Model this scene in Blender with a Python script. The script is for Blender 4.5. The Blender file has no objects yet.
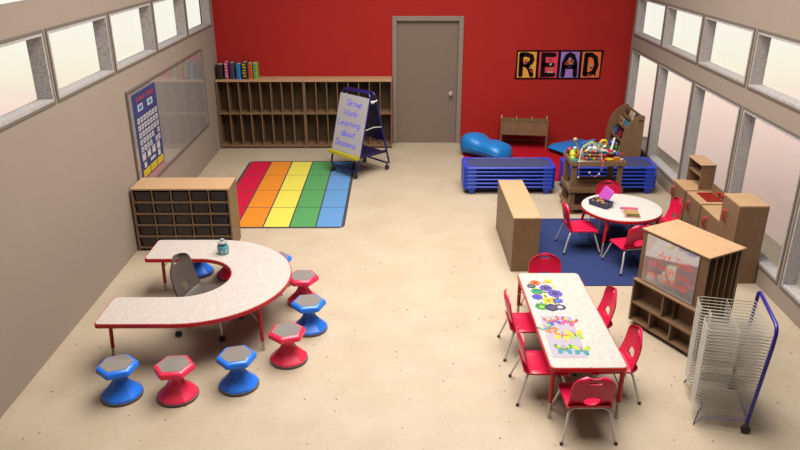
import bpy, bmesh, math, random
from mathutils import Matrix, Vector, Euler
random.seed(7)
PI = math.pi
R = math.radians
sc = bpy.context.scene
COL = sc.collection

# ------------------------------------------------------------------ materials
ALB = 0.42   # overall reflectance level of the painted and laminated surfaces (the exposure is raised to suit)
def lin(c, k=None):
    k = ALB if k is None else k
    out = []
    for v in c:
        v = v / 255.0
        out.append(k * (v / 12.92 if v <= 0.04045 else ((v + 0.055) / 1.055) ** 2.4))
    return out

MATS = {}
def mat(name, rgb, rough=0.5, metal=0.0, var=0.06, vscale=18, bump=0.0, bscale=120, spec=0.5, coat=0.0, linear=None):
    if name in MATS: return MATS[name]
    m = bpy.data.materials.new(name); m.use_nodes = True
    nt = m.node_tree; b = nt.nodes['Principled BSDF']
    c = linear or lin(rgb, 1.0 if metal > .6 else .75 if metal > .5 else None)
    b.inputs['Roughness'].default_value = rough
    b.inputs['Metallic'].default_value = metal
    b.inputs['Specular IOR Level'].default_value = spec
    b.inputs['Coat Weight'].default_value = coat
    tc = nt.nodes.new('ShaderNodeTexCoord')
    n = nt.nodes.new('ShaderNodeTexNoise'); n.inputs['Scale'].default_value = vscale; n.inputs['Detail'].default_value = 4
    nt.links.new(tc.outputs['Object'], n.inputs['Vector'])
    r = nt.nodes.new('ShaderNodeValToRGB')
    r.color_ramp.elements[0].position = 0.3; r.color_ramp.elements[1].position = 0.7
    r.color_ramp.elements[0].color = [min(1, x * (1 - var)) for x in c] + [1]
    r.color_ramp.elements[1].color = [min(1, x * (1 + var)) for x in c] + [1]
    nt.links.new(n.outputs['Fac'], r.inputs['Fac']); nt.links.new(r.outputs['Color'], b.inputs['Base Color'])
    if bump:
        n2 = nt.nodes.new('ShaderNodeTexNoise'); n2.inputs['Scale'].default_value = bscale
        nt.links.new(tc.outputs['Object'], n2.inputs['Vector'])
        bp = nt.nodes.new('ShaderNodeBump'); bp.inputs['Strength'].default_value = bump; bp.inputs['Distance'].default_value = 0.004
        nt.links.new(n2.outputs['Fac'], bp.inputs['Height']); nt.links.new(bp.outputs['Normal'], b.inputs['Normal'])
    MATS[name] = m
    return m

def wood(name, c1, c2, scale=(1, 1, 1), rough=0.45):
    if name in MATS: return MATS[name]
    m = bpy.data.materials.new(name); m.use_nodes = True
    nt = m.node_tree; b = nt.nodes['Principled BSDF']; b.inputs['Roughness'].default_value = rough
    b.inputs['Specular IOR Level'].default_value = 0.35
    tc = nt.nodes.new('ShaderNodeTexCoord'); mp = nt.nodes.new('ShaderNodeMapping'); mp.inputs['Scale'].default_value = scale
    nt.links.new(tc.outputs['Object'], mp.inputs['Vector'])
    n = nt.nodes.new('ShaderNodeTexNoise'); n.inputs['Scale'].default_value = 9; n.inputs['Detail'].default_value = 6; n.inputs['Distortion'].default_value = 0.6
    nt.links.new(mp.outputs['Vector'], n.inputs['Vector'])
    r = nt.nodes.new('ShaderNodeValToRGB'); r.color_ramp.elements[0].position = 0.35; r.color_ramp.elements[1].position = 0.65
    r.color_ramp.elements[0].color = lin(c1) + [1]; r.color_ramp.elements[1].color = lin(c2) + [1]
    nt.links.new(n.outputs['Fac'], r.inputs['Fac']); nt.links.new(r.outputs['Color'], b.inputs['Base Color'])
    MATS[name] = m
    return m

def speckle(name, base, dots, scale=60, rough=0.4, bump=0.0, spec=0.5):
    """Two-tone speckled laminate / terrazzo: noise ramp with several stops."""
    if name in MATS: return MATS[name]
    m = bpy.data.materials.new(name); m.use_nodes = True
    nt = m.node_tree; b = nt.nodes['Principled BSDF']; b.inputs['Roughness'].default_value = rough
    b.inputs['Specular IOR Level'].default_value = spec
    tc = nt.nodes.new('ShaderNodeTexCoord')
    n = nt.nodes.new('ShaderNodeTexNoise'); n.inputs['Scale'].default_value = scale; n.inputs['Detail'].default_value = 3; n.inputs['Roughness'].default_value = 0.7
    nt.links.new(tc.outputs['Object'], n.inputs['Vector'])
    r = nt.nodes.new('ShaderNodeValToRGB'); e = r.color_ramp.elements
    e[0].position = 0.38; e[0].color = lin(dots) + [1]
    e[1].position = 0.55; e[1].color = lin(base) + [1]
    nt.links.new(n.outputs['Fac'], r.inputs['Fac']); nt.links.new(r.outputs['Color'], b.inputs['Base Color'])
    MATS[name] = m
    return m

def floor_mat():
    m = bpy.data.materials.new('vinyl_floor'); m.use_nodes = True
    nt = m.node_tree; b = nt.nodes['Principled BSDF']; L = nt.links
    b.inputs['Roughness'].default_value = 0.5; b.inputs['Specular IOR Level'].default_value = 0.3
    tc = nt.nodes.new('ShaderNodeTexCoord')
    n = nt.nodes.new('ShaderNodeTexNoise'); n.inputs['Scale'].default_value = 2.2; n.inputs['Detail'].default_value = 8; n.inputs['Roughness'].default_value = 0.65
    L.new(tc.outputs['Object'], n.inputs['Vector'])
    r = nt.nodes.new('ShaderNodeValToRGB'); r.color_ramp.elements[0].position = 0.3; r.color_ramp.elements[1].position = 0.7
    r.color_ramp.elements[0].color = lin((213, 190, 161)) + [1]; r.color_ramp.elements[1].color = lin((227, 207, 180)) + [1]
    L.new(n.outputs['Fac'], r.inputs['Fac'])
    prev = r.outputs['Color']
    for scale, thr, col in ((3.4, 0.022, (140, 108, 82)), (9.0, 0.05, (200, 176, 147)), (16.0, 0.08, (206, 183, 155))):
        v = nt.nodes.new('ShaderNodeTexVoronoi'); v.inputs['Scale'].default_value = scale; v.voronoi_dimensions = '2D'
        L.new(tc.outputs['Object'], v.inputs['Vector'])
        n3 = nt.nodes.new('ShaderNodeTexNoise'); n3.inputs['Scale'].default_value = scale * 6
        L.new(tc.outputs['Object'], n3.inputs['Vector'])
        ad = nt.nodes.new('ShaderNodeMath'); ad.operation = 'MULTIPLY_ADD'; ad.inputs[1].default_value = 0.10
        L.new(n3.outputs['Fac'], ad.inputs[0]); L.new(v.outputs['Distance'], ad.inputs[2])
        lt = nt.nodes.new('ShaderNodeMath'); lt.operation = 'LESS_THAN'; lt.inputs[1].default_value = thr + 0.05
        L.new(ad.outputs[0], lt.inputs[0])
        mx = nt.nodes.new('ShaderNodeMix'); mx.data_type = 'RGBA'
        L.new(lt.outputs[0], mx.inputs['Factor']); L.new(prev, mx.inputs['A']); mx.inputs['B'].default_value = lin(col) + [1]
        prev = mx.outputs['Result']
    L.new(prev, b.inputs['Base Color'])
    return m

def glass_mat():
    m = bpy.data.materials.new('window_glass'); m.use_nodes = True
    nt = m.node_tree; nt.nodes.clear(); L = nt.links
    o = nt.nodes.new('ShaderNodeOutputMaterial'); t = nt.nodes.new('ShaderNodeBsdfTransparent'); g = nt.nodes.new('ShaderNodeBsdfGlossy')
    g.inputs['Roughness'].default_value = 0.02
    lw_ = nt.nodes.new('ShaderNodeLayerWeight'); lw_.inputs['Blend'].default_value = .5
    f = nt.nodes.new('ShaderNodeMath'); f.operation = 'MULTIPLY'; f.inputs[1].default_value = .06; L.new(lw_.outputs['Facing'], f.inputs[0])
    x = nt.nodes.new('ShaderNodeMixShader')
    L.new(f.outputs[0], x.inputs[0]); L.new(t.outputs[0], x.inputs[1]); L.new(g.outputs[0], x.inputs[2]); L.new(x.outputs[0], o.inputs[0])
    return m

def board_mat(name, rgb, fac, rough=0.04):
    m = bpy.data.materials.new(name); m.use_nodes = True
    nt = m.node_tree; nt.nodes.clear(); L = nt.links
    o = nt.nodes.new('ShaderNodeOutputMaterial'); d = nt.nodes.new('ShaderNodeBsdfDiffuse'); g = nt.nodes.new('ShaderNodeBsdfGlossy')
    g.inputs['Roughness'].default_value = rough; g.inputs['Color'].default_value = (0.85, 0.85, 0.85, 1)
    tc = nt.nodes.new('ShaderNodeTexCoord'); n = nt.nodes.new('ShaderNodeTexNoise'); n.inputs['Scale'].default_value = 3
    L.new(tc.outputs['Object'], n.inputs['Vector'])
    r = nt.nodes.new('ShaderNodeValToRGB'); c = lin(rgb)
    r.color_ramp.elements[0].color = [x * 0.95 for x in c] + [1]; r.color_ramp.elements[1].color = c + [1]
    L.new(n.outputs['Fac'], r.inputs['Fac']); L.new(r.outputs['Color'], d.inputs['Color'])
    x = nt.nodes.new('ShaderNodeMixShader'); x.inputs[0].default_value = fac
    L.new(d.outputs[0], x.inputs[1]); L.new(g.outputs[0], x.inputs[2]); L.new(x.outputs[0], o.inputs[0])
    return m

M_floor = floor_mat(); M_glass = glass_mat()
M_wall = mat('beige_wall_paint', (196, 176, 158), 0.8, var=0.015, vscale=3, spec=0.2)
M_red = mat('red_wall_paint', (214, 44, 38), 0.75, var=0.02, vscale=3, spec=0.2)
M_trim = mat('window_trim_paint', (140, 127, 116), 0.6, var=0.04)
M_stone = speckle('reveal_stone', (236, 226, 222), (196, 185, 180), 55, 0.55)
M_door = mat('door_paint', (158, 136, 118), 0.55, var=0.015, vscale=5)
M_jamb = mat('door_frame_paint', (176, 155, 140), 0.55, var=0.015)
M_chrome = mat('chrome', (226, 220, 214), 0.3, 0.55, var=0.02)
M_knob = mat('door_knob_metal', (225, 218, 210), 0.25, 0.8, var=0.02)
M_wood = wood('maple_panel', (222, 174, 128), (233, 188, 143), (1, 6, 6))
M_woodd = wood('maple_panel_shaded', (150, 114, 82), (161, 124, 92), (6, 6, 1))  # maple for sides and fronts, with their shade put into the colour
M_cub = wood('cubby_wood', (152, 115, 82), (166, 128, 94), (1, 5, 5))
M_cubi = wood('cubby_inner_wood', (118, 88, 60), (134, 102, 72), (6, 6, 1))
M_cart = wood('cart_wood', (158, 119, 85), (172, 133, 96), (5, 5, 1))
M_tray = mat('dark_brown_plastic', (66, 54, 48), 0.4, var=0.06)
M_lam = speckle('speckled_laminate', (240, 228, 219), (222, 200, 190), 70, 0.35)
M_lamw = mat('white_laminate', (246, 238, 230), 0.35, var=0.01)
M_rim = mat('red_edge_band', (238, 16, 30), 0.35, var=0.03)
M_redp = mat('red_plastic', (222, 20, 72), 0.3, var=0.03, linear=lin((222, 24, 70), .62))
M_stred = mat('red_stool_plastic', (244, 40, 88), 0.25, var=0.03, linear=(.60, .018, .058))
M_stblue = mat('blue_stool_plastic', (32, 124, 255), 0.25, var=0.03, linear=lin((32, 120, 240), .66))
M_ring = mat('grey_base_ring', (120, 108, 102), 0.25, var=0.04)
M_dark = mat('dark_rubber', (58, 48, 44), 0.55, var=0.06)
M_grey = mat('grey_brown_plastic', (96, 84, 77), 0.4, var=0.04)
M_silver = mat('silver_leg', (176, 168, 160), 0.35, 0.7, var=0.03)
M_blue = mat('cot_blue_plastic', (40, 78, 226), 0.35, var=0.04)
M_bluefab = mat('cot_blue_mesh', (58, 62, 116), 0.9, var=0.12, vscale=150, bump=0.5, bscale=300)
M_bright = mat('bright_blue_vinyl', (10, 148, 240), 0.4, var=0.04)
M_mat2 = mat('blue_cushion_vinyl', (8, 146, 240), 0.4, var=0.03)
M_navy = mat('navy_tube', (48, 34, 165), 0.3, var=0.05)
M_enavy = mat('dark_navy_tube', (38, 28, 126), 0.3, var=0.05)
M_navyd = mat('navy_panel', (30, 24, 84), 0.5, var=0.05)
M_wht = mat('white_plastic', (236, 232, 228), 0.35, var=0.02)
M_yel = mat('yellow_tray', (224, 206, 30), 0.4, var=0.04)
M_wire = mat('cream_wire', (206, 194, 178), 0.4, 0.0, var=0.03)
M_ink = mat('blue_marker_ink', (82, 84, 240), 0.6, var=0.05, linear=lin((86, 88, 240), .85))
M_rink = mat('red_marker_ink', (250, 84, 76), 0.6, var=0.05, linear=lin((252, 88, 78), .85))
M_black = mat('black_print', (30, 14, 16), 0.85, var=0.06, spec=.08)
M_board = board_mat('whiteboard_enamel', (208, 198, 193), 0.42, 0.03)
M_pad = board_mat('grey_seat_pad', (170, 160, 153), 0.22, 0.06)
M_eboard = board_mat('easel_board_enamel', (232, 226, 232), 0.1, 0.1)
M_aboard = board_mat('art_board_enamel', (214, 206, 202), 0.36, 0.06)
M_alu = mat('aluminium_frame', (140, 130, 124), 0.4, 0.6, var=0.03)
def C(name, rgb, rough=0.4): return mat(name, rgb, rough, var=0.04)
K = dict(rose=C('print_rose', (206, 62, 116)), red=C('toy_red', (220, 30, 36)), blue=C('toy_blue', (30, 80, 215)), sky=C('toy_sky_blue', (50, 150, 235)), yellow=C('toy_yellow', (250, 214, 24)),
         green=C('toy_green', (60, 160, 60)), lime=C('toy_lime', (170, 215, 60)), orange=C('toy_orange', (240, 130, 50)), white=C('toy_white', (240, 236, 228)),
         beige=C('toy_beige', (214, 186, 150)), teal=C('toy_teal', (40, 160, 170)), pink=C('toy_pink', (240, 90, 150)), purple=C('toy_purple', (110, 84, 190)),
         mag=C('lid_magenta', (222, 84, 214)), navy=C('box_navy', (58, 58, 108)), tan=C('food_tan', (206, 164, 104)), brown=C('food_brown', (140, 92, 52)),
         lav=C('sheet_lavender', (200, 188, 204)), paper=C('sheet_paper', (238, 230, 224), 0.7), maroon=C('book_maroon', (64, 34, 42)),
         slate=C('book_slate', (92, 78, 112)), charcoal=C('book_charcoal', (62, 60, 66)))

# ------------------------------------------------------------------ mesh builder
class MB:
    def __init__(s):
        s.v = []; s.f = []; s.m = []; s.mats = []; s.cur = 0
    def use(s, m):
        if m not in s.mats: s.mats.append(m)
        s.cur = s.mats.index(m); return s
    def add(s, vs, fs):
        o = len(s.v); s.v += [tuple(v) for v in vs]
        for f in fs: s.f.append([i + o for i in f]); s.m.append(s.cur)
    def box(s, x0, x1, y0, y1, z0, z1, M=None):
        vs = [Vector(p) for p in ((x0, y0, z0), (x1, y0, z0), (x1, y1, z0), (x0, y1, z0), (x0, y0, z1), (x1, y0, z1), (x1, y1, z1), (x0, y1, z1))]
        if M: vs = [M @ v for v in vs]
        s.add(vs, [(0, 3, 2, 1), (4, 5, 6, 7), (0, 1, 5, 4), (1, 2, 6, 5), (2, 3, 7, 6), (3, 0, 4, 7)]); return s
    def prism(s, poly, z0, z1, M=None):
        """poly: CCW outline in XY, extruded z0..z1"""
        n = len(poly)
        vs = [Vector((x, y, z0)) for x, y in poly] + [Vector((x, y, z1)) for x, y in poly]
        if M: vs = [M @ v for v in vs]
        s.add(vs, [list(range(n))[::-1], list(range(n, 2 * n))] + [(i, (i + 1) % n, n + (i + 1) % n, n + i) for i in range(n)]); return s
    def loft(s, rings, cap=True, M=None):
        n = len(rings[0]); vs = [Vector(p) for r in rings for p in r]
        if M: vs = [M @ v for v in vs]
        fs = []
        for k in range(len(rings) - 1):
            for i in range(n):
                j = (i + 1) % n; fs.append((k * n + i, k * n + j, (k + 1) * n + j, (k + 1) * n + i))
        if cap: fs += [list(range(n))[::-1], [(len(rings) - 1) * n + i for i in range(n)]]
        s.add(vs, fs); return s
    def lathe(s, prof, n=24, M=None, sides=None):
        k = sides or n
        rings = [[(r * math.cos(2 * PI * i / k), r * math.sin(2 * PI * i / k), z) for i in range(k)] for r, z in prof]
        return s.loft(rings, True, M)
    def tube(s, pts, r, n=8, closed=False, radii=None):
        P = [Vector(p) for p in pts]; m = len(P); rings = []
        ref = None
        for i in range(m):
            if closed: t = (P[(i + 1) % m] - P[i - 1])
            else: t = P[min(i + 1, m - 1)] - P[max(i - 1, 0)]
            t.normalize()
            if ref is None:
                ref = Vector((0, 0, 1)) if abs(t.z) < 0.9 else Vector((1, 0, 0))
            a = (ref - t * ref.dot(t)).normalized(); b = t.cross(a); ref = a
            rr = radii[i] if radii else r
            rings.append([P[i] + (a * math.cos(2 * PI * j / n) + b * math.sin(2 * PI * j / n)) * rr for j in range(n)])
        if closed: rings.append(rings[0]); return s.loft(rings, False)
        return s.loft(rings)
    def ball(s, c, r, n=12, sz=(1, 1, 1)):
        c = Vector(c); rings = []
        for k in range(1, n // 2 + 0):
            th = PI * k / (n // 2)
            rings.append([c + Vector((r * sz[0] * math.sin(th) * math.cos(2 * PI * i / n), r * sz[1] * math.sin(th) * math.sin(2 * PI * i / n), -r * sz[2] * math.cos(th))) for i in range(n)])
        return s.loft(rings)
    def disc(s, cx, cy, r, z=0, n=14, ry=None, M=None, rot=0):
        ry = ry or r; ca, sa = math.cos(rot), math.sin(rot)
        vs = []
        for i in range(n):
            a = 2 * PI * i / n; x, y = r * math.cos(a), ry * math.sin(a)
            vs.append(Vector((cx + x * ca - y * sa, cy + x * sa + y * ca, z)))
        if M: vs = [M @ v for v in vs]
        s.add(vs, [list(range(n))]); return s
    def poly(s, pts, z=0, M=None):
        vs = [Vector((x, y, z)) for x, y in pts]
        if M: vs = [M @ v for v in vs]
        s.add(vs, [list(range(len(pts)))]); return s
    def stroke(s, pts, w, z=0, M=None):
        """flat pen stroke: one mitred strip with round ends, no overlapping faces"""
        P = [Vector((x, y)) for x, y in pts]
        P = [p for k, p in enumerate(P) if k == 0 or (p - P[k - 1]).length > 1e-5]
        if len(P) < 2:
            s.disc(P[0].x, P[0].y, w / 2, z, 8, M=M); return s
        D = [(b - a).normalized() for a, b in zip(P, P[1:])]; h = w / 2
        closed = (P[0] - P[-1]).length < 1e-4 and len(P) > 3
        lft, rgt = [], []
        for k, p in enumerate(P):
            if closed and k in (0, len(P) - 1): d0, d1 = D[-1], D[0]
            else: d0, d1 = D[max(k - 1, 0)], D[min(k, len(D) - 1)]
            t = d0 + d1
            t = d1.copy() if t.length < .2 else t.normalized()
            n = Vector((-t.y, t.x)); m = h / max(.6, abs(t.dot(d1)))
            lft.append(p + n * m); rgt.append(p - n * m)
        for k in range(len(P) - 1):
            s.poly([tuple(rgt[k]), tuple(rgt[k + 1]), tuple(lft[k + 1]), tuple(lft[k])], z, M)
        if not closed:
            for p, d in ((P[0], -D[0]), (P[-1], D[-1])):
                a0 = math.atan2(d.y, d.x)
                s.poly([(p.x + h * math.cos(a0 + R(q)), p.y + h * math.sin(a0 + R(q))) for q in (-90, -60, -30, 0, 30, 60, 90)], z, M)
        return s
    def openbox(s, x0, x1, y0, y1, z0, z1, t=0.004, taper=0.0):
        a = taper
        o0 = [(x0 + a, y0 + a, z0), (x1 - a, y0 + a, z0), (x1 - a, y1 - a, z0), (x0 + a, y1 - a, z0)]
        o1 = [(x0, y0, z1), (x1, y0, z1), (x1, y1, z1), (x0, y1, z1)]
        i1 = [(x0 + t, y0 + t, z1), (x1 - t, y0 + t, z1), (x1 - t, y1 - t, z1), (x0 + t, y1 - t, z1)]
        i0 = [(x0 + a + t, y0 + a + t, z0 + t), (x1 - a - t, y0 + a + t, z0 + t), (x1 - a - t, y1 - a - t, z0 + t), (x0 + a + t, y1 - a - t, z0 + t)]
        return s.loft([o0, o1, i1, i0])
    def build(s, name, m=None, parent=None, smooth=None, bevel=0, segs=2, loc=None, rz=None):
        if not s.mats: s.mats = [m]
        me = bpy.data.meshes.new(name); me.from_pydata(s.v, [], s.f); me.validate()
        for x in s.mats: me.materials.append(x)
        if len(s.m) == len(me.polygons): me.polygons.foreach_set('material_index', s.m)
        bm = bmesh.new(); bm.from_mesh(me)
        bmesh.ops.recalc_face_normals(bm, faces=[f for f in bm.faces]) if s.solid() else None
        bm.to_mesh(me); bm.free()
        if smooth:
            me.shade_smooth(); me.set_sharp_from_angle(angle=R(smooth))
        o = bpy.data.objects.new(name, me); COL.objects.link(o)
        if parent: o.parent = parent
        if loc: o.location = loc
        if rz is not None: o.rotation_euler.z = rz
        if bevel:
            b = o.modifiers.new('bevel', 'BEVEL'); b.width = bevel; b.segments = segs; b.limit_method = 'ANGLE'; b.angle_limit = R(40)
            b.harden_normals = False
        return o
    flat = False
    def solid(s): return not s.flat

def flatMB():
    b = MB(); b.flat = True; return b

def rrect(x0, x1, y0, y1, r, n=5):
    out = []
    for cx, cy, a in ((x1 - r, y0 + r, -90), (x1 - r, y1 - r, 0), (x0 + r, y1 - r, 90), (x0 + r, y0 + r, 180)):
        for k in range(n + 1):
            t = R(a + 90 * k / n); out.append((cx + r * math.cos(t), cy + r * math.sin(t)))
    return out

def tag(o, label=None, cat=None, group=None, kind=None):
    if label: o['label'] = label
    if cat: o['category'] = cat
    if group: o['group'] = group
    if kind: o['kind'] = kind
    return o
def thing(name, label, cat, loc=(0, 0, 0), rz=0, group=None):
    o = bpy.data.objects.new(name, None); COL.objects.link(o); o.empty_display_size = 0.1
    o.location = loc; o.rotation_euler = (0, 0, rz)
    return tag(o, label, cat, group)
def kids(o): return [x for x in COL.objects if x.parent == o]
def dup(root, loc, rz=0, label=None, group=None):
    def cp(o, par):
        c = o.copy(); COL.objects.link(c)
        if par: c.parent = par
        for ch in kids(o): cp(ch, c)
        return c
    r = cp(root, None); r.location = loc; r.rotation_euler = (0, 0, rz)
    if label: r['label'] = label
    if group: r['group'] = group
    return r
def struct(o): o['kind'] = 'structure'; return o

# ------------------------------------------------------------------ stroke lettering
def arc(cx, cy, rx, ry, a0, a1, n=8):
    return [(cx + rx * math.cos(R(a0 + (a1 - a0) * k / n)), cy + ry * math.sin(R(a0 + (a1 - a0) * k / n))) for k in range(n + 1)]
GL = {
 'G': (0.7, [arc(.38, .5, .34, .5, 50, 345, 12) + [(.7, .46), (.42, .46)]]),
 'W': (0.95, [[(0, 1), (.22, 0), (.46, .75), (.68, 0), (.95, 1)]]),
 'L': (0.6, [[(.08, 1), (.02, .02), (.55, .05)]]),
 'S': (0.6, [arc(.33, .75, .27, .25, 50, 270, 8) + arc(.3, .25, .28, .25, 90, -150, 8)]),
 'A': (0.75, [[(0, 0), (.38, 1), (.72, 0)], [(.14, .36), (.6, .36)]]),
 'T': (0.75, [[(0, .97), (.75, 1.0)], [(.38, .98), (.34, 0)]]),
 'O': (0.8, [arc(.4, .5, .38, .5, 90, 450, 14)]),
 'r': (0.4, [[(.06, .55), (.04, 0)], [(.05, .3)] + arc(.22, .32, .18, .24, 150, 50, 5)]),
 'o': (0.5, [arc(.25, .27, .23, .28, 90, 450, 10)]),
 'u': (0.52, [[(.04, .55), (.04, .2)] + arc(.23, .2, .19, .2, 180, 350, 6) + [(.44, .55), (.46, 0)]]),
 'p': (0.52, [[(.05, .55), (.02, -.4)], arc(.26, .28, .22, .28, 170, -150, 9)]),
 'k': (0.48, [[(.06, 1), (.04, 0)], [(.44, .56), (.06, .24), (.46, 0)]]),
 'e': (0.5, [[(.04, .3), (.45, .34)] + arc(.25, .28, .21, .28, 15, 315, 9)]),
 'a': (0.52, [arc(.25, .27, .22, .28, 40, 330, 9), [(.47, .56), (.46, .1), (.54, 0)]]),
 'n': (0.52, [[(.05, .55), (.03, 0)], [(.04, .3)] + arc(.25, .3, .2, .25, 150, 0, 6) + [(.46, 0)]]),
 'i': (0.2, [[(.1, .55), (.08, 0)], [(.12, .76), (.12, .86)]]),
 'g': (0.52, [arc(.25, .27, .22, .28, 40, 330, 9), [(.47, .56), (.45, -.22)] + arc(.22, -.22, .23, .2, 0, -150, 6)]),
 'b': (0.52, [[(.06, 1), (.04, 0)], arc(.26, .27, .22, .28, 160, -160, 9)]),
 't': (0.38, [[(.2, .95), (.16, .12), (.3, 0)], [(.0, .6), (.38, .62)]]),
 's': (0.42, [arc(.22, .42, .18, .14, 40, 270, 6) + arc(.2, .14, .19, .14, 90, -150, 6)]),
 'm': (0.78, [[(.05, .55), (.03, 0)], [(.04, .3)] + arc(.2, .3, .17, .25, 150, 0, 5) + [(.37, 0)], [(.37, .3)] + arc(.54, .3, .17, .25, 150, 0, 5) + [(.72, 0)]]),
 'h': (0.52, [[(.06, 1), (.03, 0)], [(.04, .3)] + arc(.25, .3, .2, .25, 150, 0, 6) + [(.46, 0)]]),
 'y': (0.5, [[(.02, .55), (.24, .04)], [(.48, .55), (.1, -.4)]]),
 'd': (0.52, [arc(.25, .27, .22, .28, 40, 330, 9), [(.48, 1), (.46, 0)]]),
 ':': (0.24, [[(.1, .40), (.1, .50)], [(.1, .02), (.1, .12)]]),
 ' ': (0.4, []),
}
def write(mb, text, x, y, h, w, M, slant=0.30, gap=0.16, xs=1.0):
    cx = x
    for ch in text:
        adv, st = GL[ch]
        for s in st:
            mb.stroke([(cx + (px * xs + py * slant) * h * 0.9, y + py * h) for px, py in s], w, 0, M)
        cx += (adv + gap) * xs * h * 0.9
    return cx
def textwidth(text, h, gap=0.16): return sum((GL[c][0] + gap) * h * 0.9 for c in text)

# ================================================================== ROOM SHELL
XL, YB, HT = -2.92, 11.71, 2.80  # world coordinates here and below were worked out offline from image pixels
fl = flatMB(); fl.add([(-3.3, -1.4, 0), (4.4, -1.4, 0), (4.4, 12.1, 0), (-3.3, 12.1, 0)], [(0, 1, 2, 3)])
struct(fl.build('floor', M_floor))

# back wall with the door opening  x 0.005..1.005, z 0..2.013
DX0, DX1, DZ = -0.005, 1.022, 2.035
w = MB()
w.box(-3.12, DX0, YB, YB + 0.2, 0, HT); w.box(DX1, 3.93, YB, YB + 0.2, 0, HT); w.box(DX0, DX1, YB, YB + 0.2, DZ, HT)
struct(w.build('wall_back', M_red))

d = thing('door_1', None, None, (0, YB, 0)); d['kind'] = 'structure'
j = MB()
for (x0, x1, z0, z1) in ((-0.063, 0.008, 0, 2.09), (1.008, 1.083, 0, 2.09), (0.008, 1.008, 2.016, 2.09)):
    j.box(x0, x1, -0.022, 0.10, z0, z1)
j.build('door_frame', M_jamb, d, bevel=0.004)
MB().box(0.008, 1.008, 0.03, 0.075, 0.006, 2.014).build('door_leaf', M_door, d)
k = MB().lathe([(0.032, 0), (0.032, 0.006), (0.012, 0.01), (0.012, 0.035), (0.028, 0.042), (0.033, 0.055), (0.024, 0.068), (0.004, 0.07)], 20, Matrix.Translation((0.905, 0.03, 0.845)) @ Matrix.Rotation(PI / 2, 4, 'X'))
k.build('door_knob', M_knob, d, smooth=40)

win_n = [0]
def window(parent_mat, y0, y1, z0, z1, depth=0.10):
    """parent_mat: world matrix of a wall frame whose inner face is x=0, outward +x. Opening y0..y1, z0..z1"""
    win_n[0] += 1
    fw, t = 0.028, 0.010
    f = MB()
    for (a, b, c, e) in ((y0 - fw, y1 + fw, z1, z1 + fw), (y0 - fw, y1 + fw, z0 - fw, z0), (y0 - fw, y0, z0, z1), (y1, y1 + fw, z0, z1)):
        f.box(-t, 0.004, a, b, c, e)
    fo = f.build('window_%d' % win_n[0], M_trim, bevel=0.003); fo.matrix_world = parent_mat; struct(fo)
    r = MB(); th = 0.022
    for (a, b, c, e) in ((y0, y1, z1 - th, z1), (y0, y1, z0, z0 + th), (y0, y0 + th, z0 + th, z1 - th), (y1 - th, y1, z0 + th, z1 - th)):
        r.box(-t + 0.002, depth + 0.026, a, b, c, e)
    r.build('window_reveal', M_stone, fo)
    MB().box(depth, depth + 0.008, y0 + th, y1 - th, z0 + th, z1 - th).build('pane', M_glass, fo)

def side_wall(name, M, wins, ylen0, ylen1, zbands, thick=0.125):
    """wins: list of (y0,y1); zbands: list of (z0,z1) openings, low to high"""
    wmb = MB(); z = 0
    ws = sorted(wins)
    for (z0, z1) in zbands:
        wmb.box(0, thick, ylen0, ylen1, z, z0)
        y = ylen0
        for (a, b) in ws:
            wmb.box(0, thick, y, a, z0, z1); y = b
        wmb.box(0, thick, y, ylen1, z0, z1); z = z1
    wmb.box(0, thick, ylen0, ylen1, z, HT)
    o = wmb.build(name, M_wall); o.matrix_world = M; struct(o)
    for (z0, z1) in zbands:
        for (a, b) in ws[::-1]: window(M, a, b, z0, z1)

# left wall: inner face x=XL, outward is -x  (mirror with a half turn: local y runs toward the camera)
ML = Matrix.Translation((XL, YB, 0)) @ Matrix.Rotation(PI, 4, 'Z')
fw = 0.028
lw = []
for c in (10.875, 9.495, 8.115, 6.735, 5.355, 3.975):
    lw.append((YB - c - 0.671 + fw, YB - c + 0.671 - fw))
side_wall('wall_left', ML, lw, 0.0, 12.91, [(1.955 + fw, 2.575 - fw)])
# right wall: turned slightly, local y negative toward the camera
MRt = Matrix.Translation((3.81, YB, 0)) @ Matrix.Rotation(R(-1.6), 4, 'Z')
rw = []
for c in (10.935, 9.55, 8.145, 6.725, 5.31, 3.90):
    rw.append((c - 11.71 - 0.686 + fw, c - 11.71 + 0.686 - fw))
side_wall('wall_right', MRt, rw, -12.9, 0.0, [(0.19 + fw, 1.61 - fw), (1.80 + fw, 2.41 - fw)])

w = MB(); w.box(-3.12, 3.75, -1.4, -1.2, 0, HT); struct(w.build('wall_front', M_wall))

# ================================================================== LEFT WALL FITTINGS
wb = thing('wall_whiteboard', 'large glossy whiteboard in a grey frame on the left wall above the tray cabinet', 'whiteboard', (XL, 9.17, 1.15))
b = MB(); b.box(0.004, 0.016, -1.56, 1.56, -0.56, 0.56); b.build('board', M_board, wb)
b = MB()
for (a, c, e, g) in ((-1.58, 1.58, 0.55, 0.575), (-1.58, 1.58, -0.575, -0.55), (-1.58, -1.555, -0.55, 0.55), (1.555, 1.58, -0.55, 0.55)): b.box(0.002, 0.026, a, c, e, g)
b.build('board_frame', M_alu, wb, bevel=0.003)

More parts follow.
